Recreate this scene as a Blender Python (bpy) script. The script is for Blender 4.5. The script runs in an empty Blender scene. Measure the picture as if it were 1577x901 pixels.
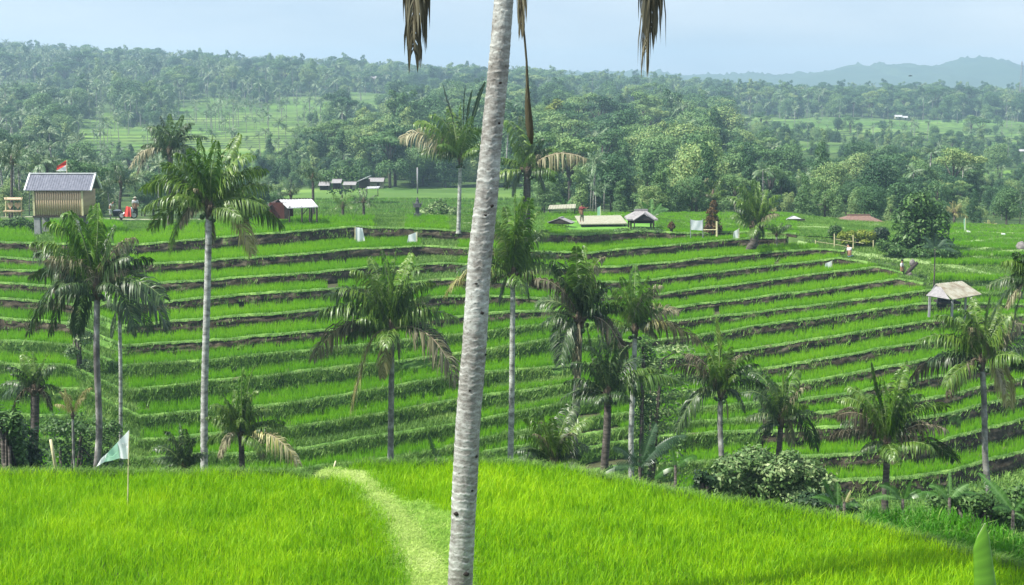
import bpy, math, random
import numpy as np
from mathutils import Vector, Matrix, Euler
random.seed(7)
RNG = np.random.default_rng(11)
PI = math.pi
sc = bpy.context.scene
COL = sc.collection

# ------------------------------------------------------------------ camera
F = 2166.0; W, H = 1577.0, 901.0
PITCH = math.atan(300.5 / F)
cp, sp = math.cos(PITCH), math.sin(PITCH)
cam_d = bpy.data.cameras.new('camera'); cam = bpy.data.objects.new('camera', cam_d); COL.objects.link(cam)
cam_d.sensor_width = 36.0; cam_d.lens = 36.0 * F / W
cam_d.clip_start = 0.5; cam_d.clip_end = 30000
cam.location = (0, 0, 0); cam.rotation_euler = (PI / 2 - PITCH, 0, 0)
sc.camera = cam

# ------------------------------------------------------------------ light
SUN_EL, SUN_AZ = math.radians(52), math.radians(-110)      # azimuth from +Y (view direction) towards +X; minus = from the left
w = bpy.data.worlds.new('World'); sc.world = w; w.use_nodes = True
nt = w.node_tree; nt.nodes.clear()
wo = nt.nodes.new('ShaderNodeOutputWorld'); bg = nt.nodes.new('ShaderNodeBackground'); sk = nt.nodes.new('ShaderNodeTexSky')
sk.sky_type = 'NISHITA'; sk.sun_disc = False; sk.sun_elevation = SUN_EL; sk.sun_rotation = SUN_AZ
sk.air_density = 1.0; sk.dust_density = 1.6; sk.ozone_density = 2.5
bg.inputs[1].default_value = 0.082
tc_ = nt.nodes.new('ShaderNodeTexCoord'); mp_ = nt.nodes.new('ShaderNodeMapping'); mp_.inputs['Scale'].default_value = (1.5, 1.5, 7.0); nc_ = nt.nodes.new('ShaderNodeTexNoise'); nc_.inputs['Scale'].default_value = 2.2; nc_.inputs['Detail'].default_value = 5
rc_ = nt.nodes.new('ShaderNodeValToRGB'); rc_.color_ramp.elements[0].position = 0.30; rc_.color_ramp.elements[0].color = (0.40, 0.50, 0.64, 1); rc_.color_ramp.elements[1].position = 0.72; rc_.color_ramp.elements[1].color = (0.76, 0.79, 0.83, 1)
mc_ = nt.nodes.new('ShaderNodeMix'); mc_.data_type = 'RGBA'; mc_.inputs['Factor'].default_value = 0.72; vm_ = nt.nodes.new('ShaderNodeVectorMath'); vm_.operation = 'SCALE'; vm_.inputs['Scale'].default_value = 9.5
nt.links.new(tc_.outputs['Generated'], mp_.inputs[0]); nt.links.new(mp_.outputs[0], nc_.inputs[0]); nt.links.new(nc_.outputs[0], rc_.inputs[0]); nt.links.new(rc_.outputs[0], vm_.inputs[0]); nt.links.new(vm_.outputs[0], mc_.inputs['B']); nt.links.new(sk.outputs[0], mc_.inputs['A'])
nt.links.new(mc_.outputs['Result'], bg.inputs[0]); nt.links.new(bg.outputs[0], wo.inputs[0])
sd = bpy.data.lights.new('sun', 'SUN'); so = bpy.data.objects.new('sun', sd); COL.objects.link(so)
sd.energy = 5.0; sd.angle = math.radians(1.0); sd.color = (1.0, 0.95, 0.87)
sdir = Vector((math.sin(SUN_AZ) * math.cos(SUN_EL), math.cos(SUN_AZ) * math.cos(SUN_EL), math.sin(SUN_EL)))
so.rotation_euler = sdir.to_track_quat('Z', 'Y').to_euler()
sc.view_settings.view_transform = 'Standard'; sc.view_settings.look = 'None'
sc.view_settings.exposure = 0.93; sc.view_settings.gamma = 1
try:
    sc.cycles.max_bounces = 6; sc.cycles.diffuse_bounces = 3; sc.cycles.volume_bounces = 0
    sc.cycles.transmission_bounces = 4; sc.cycles.transparent_max_bounces = 4
except Exception: pass

# ------------------------------------------------------------------ pixel <-> place
def dirp(x, y):
    a = (x - 788.5) / F; b = (450.5 - y) / F
    return a, cp + b * sp, -sp + b * cp
def P(x, y, Y):
    a, dy, dz = dirp(x, y); return Vector((a / dy * Y, Y, dz / dy * Y))
def tt(y):
    b = (450.5 - np.asarray(y, float)) / F
    return (sp - b * cp) / (cp + b * sp)
def uu(x, y):
    b = (450.5 - np.asarray(y, float)) / F
    return ((np.asarray(x, float) - 788.5) / F) / (cp + b * sp)
def curve_t(pts, U):
    x = np.array([p[0] for p in pts], float); y = np.array([p[1] for p in pts], float)
    return np.interp(U, uu(x, y), tt(y))

def smooth_noise(x, seed, wl):
    r = np.random.default_rng(seed); q = np.asarray(x) / wl; q = q - q.min() if q.size else q
    n = int(q.max()) + 3; v = r.uniform(-1, 1, n); i = np.floor(q).astype(int); f = q - i; f = f * f * (3 - 2 * f)
    return v[i] * (1 - f) + v[i + 1] * f
_T = np.random.default_rng(5).uniform(-1, 1, (256, 256))
def noise2(x, y, wl=1.0):
    x = np.asarray(x) / wl; y = np.asarray(y) / wl
    i = np.floor(x).astype(int); j = np.floor(y).astype(int); f = x - i; g = y - j
    f = f * f * (3 - 2 * f); g = g * g * (3 - 2 * g); i0 = i & 255; j0 = j & 255; i1 = (i + 1) & 255; j1 = (j + 1) & 255
    return (_T[i0, j0] * (1 - f) + _T[i1, j0] * f) * (1 - g) + (_T[i0, j1] * (1 - f) + _T[i1, j1] * f) * g

# ------------------------------------------------------------------ materials
M = {}
def newmat(name):
    m = bpy.data.materials.new(name); m.use_nodes = True; t = m.node_tree; t.nodes.clear(); M[name] = m
    return m, t, t.nodes, t.links
def ramp(N, L, fac, cols):
    r = N.new('ShaderNodeValToRGB'); e = r.color_ramp.elements
    while len(e) < len(cols): e.new(0.5)
    for k, (p, c) in enumerate(cols): e[k].position = p; e[k].color = (*c, 1)
    L.new(fac, r.inputs[0]); return r.outputs[0]
def nz(N, L, scale, detail=4, rough=0.55, coord='Object', stretch=None):
    tc = N.new('ShaderNodeTexCoord'); n = N.new('ShaderNodeTexNoise'); src = tc.outputs[coord]
    if stretch:
        mp = N.new('ShaderNodeMapping'); mp.inputs['Scale'].default_value = stretch; L.new(src, mp.inputs[0]); src = mp.outputs[0]
    n.inputs['Scale'].default_value = scale; n.inputs['Detail'].default_value = detail; n.inputs['Roughness'].default_value = rough
    L.new(src, n.inputs[0]); return n.outputs[0]
def math_(N, L, op, a, b):
    m = N.new('ShaderNodeMath'); m.operation = op
    for k, v in enumerate((a, b)):
        if isinstance(v, (int, float)): m.inputs[k].default_value = v
        else: L.new(v, m.inputs[k])
    return m.outputs[0]
def solid(name, cols, scale=3.0, rough=0.8, bump=0.3, stretch=None, detail=5, metal=0.0, bscale=None, spec=0.3):
    m, t, N, L = newmat(name)
    o = N.new('ShaderNodeOutputMaterial'); p = N.new('ShaderNodeBsdfPrincipled')
    f = nz(N, L, scale, detail, 0.6, stretch=stretch)
    n = len(cols); L.new(ramp(N, L, f, [(0.3 + 0.4 * k / max(1, n - 1), c) for k, c in enumerate(cols)]), p.inputs['Base Color'])
    p.inputs['Roughness'].default_value = rough; p.inputs['Metallic'].default_value = metal
    p.inputs['Specular IOR Level'].default_value = spec
    if bump:
        b = N.new('ShaderNodeBump'); b.inputs['Strength'].default_value = bump; b.inputs['Distance'].default_value = 0.03
        L.new(nz(N, L, bscale or scale * 3, 5, 0.6, stretch=stretch), b.inputs['Height']); L.new(b.outputs[0], p.inputs['Normal'])
    L.new(p.outputs[0], o.inputs[0]); return m
def leaf(name, cols, objvar=0.0, trans=0.3, rough=0.5, spec=0.3, patch=None):
    """colour from the per-leaf attribute rnd, the object's random value and (patch) a large-scale drift over the field"""
    m, t, N, L = newmat(name)
    o = N.new('ShaderNodeOutputMaterial'); p = N.new('ShaderNodeBsdfPrincipled'); tr = N.new('ShaderNodeBsdfTranslucent'); mx = N.new('ShaderNodeMixShader')
    a = N.new('ShaderNodeAttribute'); a.attribute_name = 'rnd'
    fac = a.outputs['Fac']
    if objvar:
        oi = N.new('ShaderNodeObjectInfo')
        fac = math_(N, L, 'ADD', math_(N, L, 'MULTIPLY', fac, 1 - objvar), math_(N, L, 'MULTIPLY', oi.outputs['Random'], objvar))
    if patch:
        q = nz(N, L, patch, 3, 0.6)
        fac = math_(N, L, 'ADD', math_(N, L, 'MULTIPLY', fac, 0.55), math_(N, L, 'MULTIPLY', math_(N, L, 'SUBTRACT', q, 0.28), 1.0))
    c = ramp(N, L, fac, cols)
    L.new(c, p.inputs['Base Color']); L.new(c, tr.inputs[0])
    p.inputs['Roughness'].default_value = rough; p.inputs['Specular IOR Level'].default_value = spec
    mx.inputs[0].default_value = trans; L.new(p.outputs[0], mx.inputs[1]); L.new(tr.outputs[0], mx.inputs[2]); L.new(mx.outputs[0], o.inputs[0])
    return m

leaf('rice_near', [(0.0, (0.05, 0.17, 0.003)), (0.35, (0.18, 0.42, 0.003)), (0.7, (0.36, 0.60, 0.004)), (1.0, (0.58, 0.72, 0.02))], trans=0.46, spec=0.2, patch=0.35)
leaf('rice_low', [(0.0, (0.025, 0.13, 0.004)), (0.5, (0.055, 0.23, 0.006)), (1.0, (0.11, 0.32, 0.012))], trans=0.35, spec=0.2, patch=0.4)
leaf('rice_terrace', [(0.0, (0.08, 0.25, 0.005)), (0.5, (0.17, 0.42, 0.007)), (1.0, (0.32, 0.57, 0.014))], trans=0.5, spec=0.2, patch=0.06)
leaf('rice_light', [(0.0, (0.08, 0.24, 0.02)), (0.5, (0.16, 0.40, 0.03)), (1.0, (0.26, 0.52, 0.06))], trans=0.38, spec=0.2, patch=0.06)
leaf('grass_pale', [(0.0, (0.20, 0.36, 0.05)), (0.5, (0.46, 0.62, 0.15)), (1.0, (0.74, 0.80, 0.40))], trans=0.35, spec=0.2, patch=1.2)
leaf('grass_heap', [(0.0, (0.10, 0.24, 0.02)), (0.5, (0.30, 0.52, 0.07)), (1.0, (0.60, 0.72, 0.22))], trans=0.35, spec=0.2, patch=2.2)
leaf('banana_bright', [(0.0, (0.06, 0.17, 0.012)), (0.5, (0.13, 0.32, 0.02)), (0.85, (0.22, 0.42, 0.05)), (1.0, (0.66, 0.74, 0.50))], trans=0.45, rough=0.35, spec=0.5)
leaf('grass_bank', [(0.0, (0.03, 0.08, 0.012)), (0.5, (0.12, 0.25, 0.035)), (1.0, (0.32, 0.46, 0.12))], trans=0.3, spec=0.2, patch=0.25)
leaf('grass_lip', [(0.0, (0.14, 0.25, 0.06)), (0.5, (0.24, 0.38, 0.12)), (1.0, (0.36, 0.46, 0.20))], trans=0.3, spec=0.2, patch=0.25)
leaf('palm_green', [(0.0, (0.028, 0.085, 0.008)), (0.5, (0.090, 0.185, 0.018)), (0.85, (0.17, 0.27, 0.035)), (1.0, (0.36, 0.42, 0.17))], objvar=0.2, trans=0.3, rough=0.42, spec=0.6)  # palest ramp end paints glints into the colour of random leaflets
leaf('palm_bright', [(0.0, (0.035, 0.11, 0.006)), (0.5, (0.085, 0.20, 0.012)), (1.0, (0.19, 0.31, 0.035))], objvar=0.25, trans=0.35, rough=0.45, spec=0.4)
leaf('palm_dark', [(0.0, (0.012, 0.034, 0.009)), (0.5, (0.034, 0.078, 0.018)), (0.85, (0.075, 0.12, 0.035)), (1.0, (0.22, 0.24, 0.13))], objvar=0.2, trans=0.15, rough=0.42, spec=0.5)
leaf('palm_dead', [(0.0, (0.07, 0.075, 0.035)), (0.5, (0.22, 0.21, 0.12)), (1.0, (0.55, 0.52, 0.36))], objvar=0.3, trans=0.2, rough=0.7, spec=0.1)
leaf('palm_brown', [(0.0, (0.030, 0.028, 0.016)), (0.5, (0.075, 0.068, 0.040)), (1.0, (0.24, 0.23, 0.16))], objvar=0.2, trans=0.15, rough=0.8, spec=0.1)
leaf('palm_yellow', [(0.0, (0.13, 0.14, 0.03)), (0.5, (0.34, 0.33, 0.11)), (1.0, (0.66, 0.62, 0.36))], objvar=0.2, trans=0.3, rough=0.5)
leaf('palm_far', [(0.0, (0.03, 0.08, 0.03)), (0.5, (0.11, 0.20, 0.08)), (1.0, (0.32, 0.38, 0.22))], objvar=0.35, trans=0.2, rough=0.45, spec=0.5)
leaf('tree_far', [(0.0, (0.012, 0.045, 0.020)), (0.25, (0.035, 0.10, 0.034)), (0.5, (0.085, 0.18, 0.055)), (0.75, (0.16, 0.27, 0.085)), (1.0, (0.36, 0.42, 0.14))], objvar=0.66, trans=0.2, rough=0.55, spec=0.3)
leaf('tree_yellow', [(0.0, (0.08, 0.13, 0.02)), (0.5, (0.20, 0.26, 0.03)), (1.0, (0.36, 0.40, 0.06))], objvar=0.3, trans=0.3)
leaf('tree_rust', [(0.0, (0.07, 0.035, 0.02)), (0.5, (0.16, 0.09, 0.045)), (1.0, (0.30, 0.20, 0.11))], objvar=0.2, trans=0.2)
leaf('bush_dark', [(0.0, (0.010, 0.028, 0.010)), (0.5, (0.022, 0.058, 0.02)), (1.0, (0.06, 0.12, 0.035))], trans=0.2)
leaf('bush_mid', [(0.0, (0.025, 0.065, 0.015)), (0.5, (0.06, 0.14, 0.03)), (1.0, (0.15, 0.26, 0.07))], trans=0.25)
leaf('bush_pale', [(0.0, (0.05, 0.11, 0.03)), (0.5, (0.13, 0.23, 0.07)), (1.0, (0.36, 0.44, 0.20))], trans=0.25)
leaf('shrub_brown', [(0.0, (0.03, 0.018, 0.008)), (0.5, (0.09, 0.055, 0.014)), (1.0, (0.18, 0.12, 0.03))], trans=0.2)
leaf('banana_green', [(0.0, (0.03, 0.09, 0.015)), (0.5, (0.07, 0.19, 0.03)), (1.0, (0.20, 0.36, 0.12))], objvar=0.5, trans=0.35, rough=0.35, spec=0.5)
leaf('banana_dark', [(0.0, (0.015, 0.04, 0.015)), (0.5, (0.03, 0.075, 0.03)), (1.0, (0.07, 0.13, 0.06))], objvar=0.4, trans=0.2, rough=0.35, spec=0.5)
solid('bark_pale', [(0.10, 0.10, 0.09), (0.30, 0.31, 0.28), (0.52, 0.54, 0.50)], 3, 0.85, 0.6, stretch=(1, 1, 1.8))
solid('bark_grey', [(0.05, 0.05, 0.045), (0.19, 0.19, 0.17), (0.40, 0.41, 0.37)], 2.6, 0.85, 0.6, stretch=(1, 1, 1.1))
solid('bark_mottled', [(0.05, 0.045, 0.04), (0.16, 0.15, 0.14), (0.42, 0.42, 0.39)], 2.2, 0.9, 0.6, stretch=(1, 1, 0.8))
solid('bark_dark', [(0.035, 0.03, 0.025), (0.075, 0.065, 0.055), (0.16, 0.14, 0.12)], 4, 0.9, 0.6, stretch=(1, 1, 4))
solid('fibre', [(0.04, 0.03, 0.02), (0.10, 0.075, 0.05), (0.20, 0.16, 0.11)], 12, 0.95, 0.8, stretch=(1, 1, 0.3))
solid('hole', [(0.012, 0.010, 0.008), (0.03, 0.025, 0.02)], 30, 1.0, 0.4)
solid('rachis_green', [(0.10, 0.16, 0.05), (0.20, 0.27, 0.10)], 6, 0.5, 0)
solid('rachis_dead', [(0.20, 0.15, 0.09), (0.42, 0.36, 0.25)], 6, 0.7, 0)
solid('mud', [(0.05, 0.045, 0.025), (0.08, 0.10, 0.035)], 2.0, 0.6, 0.4)
solid('concrete', [(0.22, 0.22, 0.23), (0.34, 0.34, 0.35)], 4, 0.85, 0.3)
solid('bamboo_wall', [(0.27, 0.19, 0.115), (0.44, 0.33, 0.21), (0.62, 0.49, 0.33)], 3, 0.6, 0.25, stretch=(5, 5, 0.6))
solid('bamboo_pole', [(0.42, 0.38, 0.20), (0.62, 0.58, 0.36)], 6, 0.5, 0.2)
solid('dark_wood', [(0.025, 0.02, 0.017), (0.06, 0.05, 0.042)], 5, 0.85, 0.3, stretch=(4, 4, 0.7))
solid('red_wood', [(0.07, 0.022, 0.018), (0.13, 0.045, 0.035)], 3, 0.8, 0.3, stretch=(4, 4, 0.5))
solid('roof_slate', [(0.09, 0.10, 0.13), (0.13, 0.14, 0.18), (0.18, 0.19, 0.23)], 4, 0.5, 0.2)
solid('roof_trim', [(0.5, 0.52, 0.53), (0.66, 0.68, 0.68)], 4, 0.6, 0.1)
solid('roof_tin', [(0.28, 0.28, 0.28), (0.40, 0.41, 0.42), (0.52, 0.53, 0.54)], 2.5, 0.5, 0.2)
solid('roof_rust', [(0.15, 0.11, 0.07), (0.26, 0.25, 0.19), (0.36, 0.36, 0.30)], 1.6, 0.6, 0.25)
solid('roof_grey', [(0.18, 0.17, 0.17), (0.32, 0.31, 0.31)], 6, 0.7, 0.3)
solid('roof_brown', [(0.12, 0.075, 0.06), (0.22, 0.14, 0.11)], 6, 0.8, 0.3)
solid('mat_pale', [(0.24, 0.24, 0.17), (0.34, 0.34, 0.26)], 3, 0.8, 0.2)
leaf('cloth_white', [(0.0, (0.84, 0.88, 0.90)), (1.0, (0.90, 0.92, 0.92))], trans=0.5, rough=0.8)
leaf('cloth_mint', [(0.0, (0.36, 0.66, 0.48)), (1.0, (0.52, 0.80, 0.62))], trans=0.5, rough=0.8)
solid('cloth_red', [(0.48, 0.03, 0.02), (0.62, 0.06, 0.04)], 5, 0.7, 0.2)
solid('cloth_blue', [(0.04, 0.10, 0.26), (0.07, 0.16, 0.36)], 8, 0.8, 0.2)
solid('cloth_dark', [(0.015, 0.018, 0.02), (0.04, 0.04, 0.045)], 8, 0.8, 0.2)
solid('cloth_maroon', [(0.16, 0.03, 0.035), (0.26, 0.06, 0.06)], 8, 0.8, 0.2)
solid('skin', [(0.22, 0.12, 0.07), (0.30, 0.17, 0.11)], 10, 0.6, 0)
solid('black_rubber', [(0.012, 0.012, 0.012), (0.03, 0.03, 0.03)], 10, 0.7, 0.1)
solid('metal_grey', [(0.30, 0.31, 0.32), (0.45, 0.46, 0.47)], 10, 0.4, 0.1, metal=0.6)
solid('shrine_stone', [(0.045, 0.05, 0.055), (0.12, 0.13, 0.13)], 5, 0.9, 0.4)
solid('rock', [(0.10, 0.09, 0.09), (0.24, 0.22, 0.21)], 4, 0.9, 0.6)
solid('path_dirt', [(0.22, 0.24, 0.15), (0.36, 0.37, 0.26)], 1.5, 0.9, 0.3)
solid('field_green', [(0.055, 0.17, 0.018), (0.10, 0.26, 0.025), (0.16, 0.34, 0.05)], 0.35, 0.9, 0.3)
solid('grass_path', [(0.16, 0.26, 0.08), (0.26, 0.36, 0.14)], 2.0, 0.9, 0.3)
solid('mountain', [(0.035, 0.07, 0.035), (0.06, 0.10, 0.05)], 0.02, 0.9, 0)

# bank material: colour chosen by the vertex attribute 'green' (how grassed over the bank is)
def bank_mat():
    m, t, N, L = newmat('bank')
    o = N.new('ShaderNodeOutputMaterial'); p = N.new('ShaderNodeBsdfPrincipled')
    a = N.new('ShaderNodeAttribute'); a.attribute_name = 'green'
    n1 = nz(N, L, 1.3, 6, 0.65); n2 = nz(N, L, 0.45, 4, 0.6)
    earth = ramp(N, L, n1, [(0.32, (0.018, 0.014, 0.009)), (0.5, (0.048, 0.040, 0.026)), (0.68, (0.13, 0.115, 0.075))])
    grass = ramp(N, L, n1, [(0.3, (0.03, 0.08, 0.015)), (0.5, (0.09, 0.19, 0.035)), (0.7, (0.20, 0.33, 0.08))])
    f = math_(N, L, 'ADD', a.outputs['Fac'], math_(N, L, 'MULTIPLY', math_(N, L, 'SUBTRACT', n2, 0.5), 2.2))
    fr = ramp(N, L, f, [(0.40, (0, 0, 0)), (0.62, (1, 1, 1))])
    mx = N.new('ShaderNodeMix'); mx.data_type = 'RGBA'; L.new(fr, mx.inputs['Factor']); L.new(earth, mx.inputs['A']); L.new(grass, mx.inputs['B'])
    L.new(mx.outputs['Result'], p.inputs['Base Color']); p.inputs['Roughness'].default_value = 0.95; p.inputs['Specular IOR Level'].default_value = 0.1
    b = N.new('ShaderNodeBump'); b.inputs['Strength'].default_value = 0.8; b.inputs['Distance'].default_value = 0.08
    L.new(nz(N, L, 3.5, 6, 0.65), b.inputs['Height']); L.new(b.outputs[0], p.inputs['Normal']); L.new(p.outputs[0], o.inputs[0])
bank_mat()
def ground_mat():
    m, t, N, L = newmat('ground')
    o = N.new('ShaderNodeOutputMaterial'); p = N.new('ShaderNodeBsdfPrincipled')
    a = N.new('ShaderNodeAttribute'); a.attribute_name = 'field'
    n1 = nz(N, L, 0.12, 7, 0.65); n2 = nz(N, L, 0.02, 5, 0.6)
    wild = ramp(N, L, n1, [(0.3, (0.02, 0.045, 0.014)), (0.5, (0.05, 0.09, 0.025)), (0.7, (0.10, 0.15, 0.045))])
    fld = ramp(N, L, n2, [(0.35, (0.08, 0.18, 0.03)), (0.5, (0.14, 0.26, 0.045)), (0.65, (0.24, 0.34, 0.09))])
    mx = N.new('ShaderNodeMix'); mx.data_type = 'RGBA'; L.new(a.outputs['Fac'], mx.inputs['Factor']); L.new(wild, mx.inputs['A']); L.new(fld, mx.inputs['B'])
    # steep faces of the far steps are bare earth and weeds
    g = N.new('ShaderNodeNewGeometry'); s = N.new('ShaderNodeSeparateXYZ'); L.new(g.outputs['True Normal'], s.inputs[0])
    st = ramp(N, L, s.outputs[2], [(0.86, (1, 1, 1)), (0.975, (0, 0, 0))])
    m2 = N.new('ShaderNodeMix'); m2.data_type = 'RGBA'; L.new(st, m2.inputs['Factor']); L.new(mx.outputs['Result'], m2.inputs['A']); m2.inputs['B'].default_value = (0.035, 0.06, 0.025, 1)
    L.new(m2.outputs['Result'], p.inputs['Base Color']); p.inputs['Roughness'].default_value = 0.95; p.inputs['Specular IOR Level'].default_value = 0.1
    L.new(p.outputs[0], o.inputs[0])
ground_mat()
def trunk_main_mat():
    m, t, N, L = newmat('bark_main')
    o = N.new('ShaderNodeOutputMaterial'); p = N.new('ShaderNodeBsdfPrincipled')
    a = N.new('ShaderNodeAttribute'); a.attribute_name = 'rnd'       # 1 on the pale ring scars
    n1 = nz(N, L, 9, 8, 0.7, stretch=(1, 1, 2.2)); n2 = nz(N, L, 2.0, 4, 0.6); n3 = nz(N, L, 26, 5, 0.6, stretch=(1, 1, 1.6))
    f = math_(N, L, 'ADD', math_(N, L, 'MULTIPLY', n1, 0.7), math_(N, L, 'MULTIPLY', n2, 0.45))
    f = math_(N, L, 'ADD', f, math_(N, L, 'MULTIPLY', a.outputs['Fac'], 0.13))
    c = ramp(N, L, f, [(0.40, (0.10, 0.095, 0.080)), (0.54, (0.21, 0.205, 0.185)), (0.68, (0.36, 0.375, 0.345)), (0.84, (0.58, 0.61, 0.57))])
    blk = ramp(N, L, n3, [(0.30, (0.35, 0.33, 0.30)), (0.42, (1, 1, 1))])
    mx = N.new('ShaderNodeMix'); mx.data_type = 'RGBA'; mx.blend_type = 'MULTIPLY'; mx.inputs['Factor'].default_value = 1; L.new(c, mx.inputs['A']); L.new(blk, mx.inputs['B'])
    L.new(mx.outputs['Result'], p.inputs['Base Color']); p.inputs['Roughness'].default_value = 0.85; p.inputs['Specular IOR Level'].default_value = 0.2
    b = N.new('ShaderNodeBump'); b.inputs['Strength'].default_value = 0.8; b.inputs['Distance'].default_value = 0.012
    L.new(f, b.inputs['Height']); L.new(b.outputs[0], p.inputs['Normal']); L.new(p.outputs[0], o.inputs[0])
trunk_main_mat()

# ------------------------------------------------------------------ mesh helpers
def mesh_np(name, V, polys, mat=None, attrs=None, smooth=False):
    """polys: list of int arrays (n,3) or (n,4); attrs: name -> per-vertex floats"""
    me = bpy.data.meshes.new(name); V = np.asarray(V, np.float32)
    me.vertices.add(len(V)); me.vertices.foreach_set('co', V.ravel())
    polys = [np.asarray(p, np.int32) for p in polys if len(p)]
    nl = sum(p.size for p in polys); npoly = sum(len(p) for p in polys)
    me.loops.add(nl); me.polygons.add(npoly)
    me.loops.foreach_set('vertex_index', np.concatenate([p.ravel() for p in polys]))
    tot = np.concatenate([np.full(len(p), p.shape[1], np.int32) for p in polys]); st = np.concatenate([[0], np.cumsum(tot)[:-1]]).astype(np.int32)
    me.polygons.foreach_set('loop_start', st)
    try: me.polygons.foreach_set('loop_total', tot)
    except Exception: pass
    if smooth: me.polygons.foreach_set('use_smooth', np.ones(npoly, bool))
    for k, v in (attrs or {}).items():
        at = me.attributes.new(k, 'FLOAT', 'POINT'); at.data.foreach_set('value', np.asarray(v, np.float32))
    me.update(calc_edges=True); me.validate()
    if mat: me.materials.append(M[mat])
    return me
def obj(name, me, parent=None, loc=None, **props):
    o = bpy.data.objects.new(name, me); COL.objects.link(o)
    if parent: o.parent = parent
    if loc is not None: o.location = loc
    for k, v in props.items(): o[k] = v
    return o
def thing(name, label, cat, loc=(0, 0, 0), rz=0.0, group=None):
    o = bpy.data.objects.new(name, None); COL.objects.link(o); o.location = loc; o.rotation_euler = (0, 0, rz); o.empty_display_size = 0.3
    o['label'] = label; o['category'] = cat
    if group: o['group'] = group
    return o
def tag(o, label, cat, group=None, kind=None):
    o['label'] = label; o['category'] = cat
    if group: o['group'] = group
    if kind: o['kind'] = kind
    return o
class MB:
    def __init__(s): s.v = []; s.f = []; s.r = []
    def add(s, V, Fs, r=0.5):
        b = len(s.v); s.v += [tuple(v) for v in V]; s.f += [tuple(i + b for i in f) for f in Fs]; s.r += [r] * len(V)
    def box(s, c, size, rot=None, bev=0.0):
        x, y, z = (q / 2 for q in size); V = [Vector((i, j, k)) for k in (-z, z) for j in (-y, y) for i in (-x, x)]
        if rot: m = rot.to_matrix() if isinstance(rot, Euler) else rot; V = [m @ v for v in V]
        s.add([v + Vector(c) for v in V], [(0, 2, 3, 1), (4, 5, 7, 6), (0, 1, 5, 4), (2, 6, 7, 3), (0, 4, 6, 2), (1, 3, 7, 5)])
    def tube(s, pts, rad, n=6, caps=True, r=0.5):
        pts = [Vector(p) for p in pts]; rad = rad if hasattr(rad, '__len__') else [rad] * len(pts); V = []; Fs = []
        up = Vector((0.13, 0.05, 1)); prev = None
        for i, p in enumerate(pts):
            t = (pts[min(i + 1, len(pts) - 1)] - pts[max(i - 1, 0)]).normalized()
            a = (prev - t * prev.dot(t)) if prev is not None else t.cross(Vector((1, 0.3, 0.1)) if abs(t.z) > 0.9 else up)
            a.normalize(); prev = a; b = t.cross(a)
            V += [p + (a * math.cos(2 * PI * k / n) + b * math.sin(2 * PI * k / n)) * rad[i] for k in range(n)]
        for i in range(len(pts) - 1):
            for k in range(n): Fs.append((i * n + k, i * n + (k + 1) % n, (i + 1) * n + (k + 1) % n, (i + 1) * n + k))
        if caps: Fs.append(tuple(range(n))[::-1]); Fs.append(tuple((len(pts) - 1) * n + k for k in range(n)))
        s.add(V, Fs, r)
    def mesh(s, name, mat, smooth=False):
        me = bpy.data.meshes.new(name); me.from_pydata(s.v, [], s.f); me.materials.append(M[mat])
        a = me.attributes.new('rnd', 'FLOAT', 'POINT'); a.data.foreach_set('value', np.array(s.r, np.float32))
        if smooth: me.polygons.foreach_set('use_smooth', np.ones(len(me.polygons), bool))
        me.update(); return me
    def build(s, name, mat, parent=None, smooth=False, loc=None, **props): return obj(name, s.mesh(name, mat, smooth), parent, loc, **props)

def grid_faces(nr, nc):
    i = np.arange(nr - 1)[:, None] * nc + np.arange(nc - 1)[None, :]
    return np.stack([i, i + 1, i + nc + 1, i + nc], -1).reshape(-1, 4)

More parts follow.
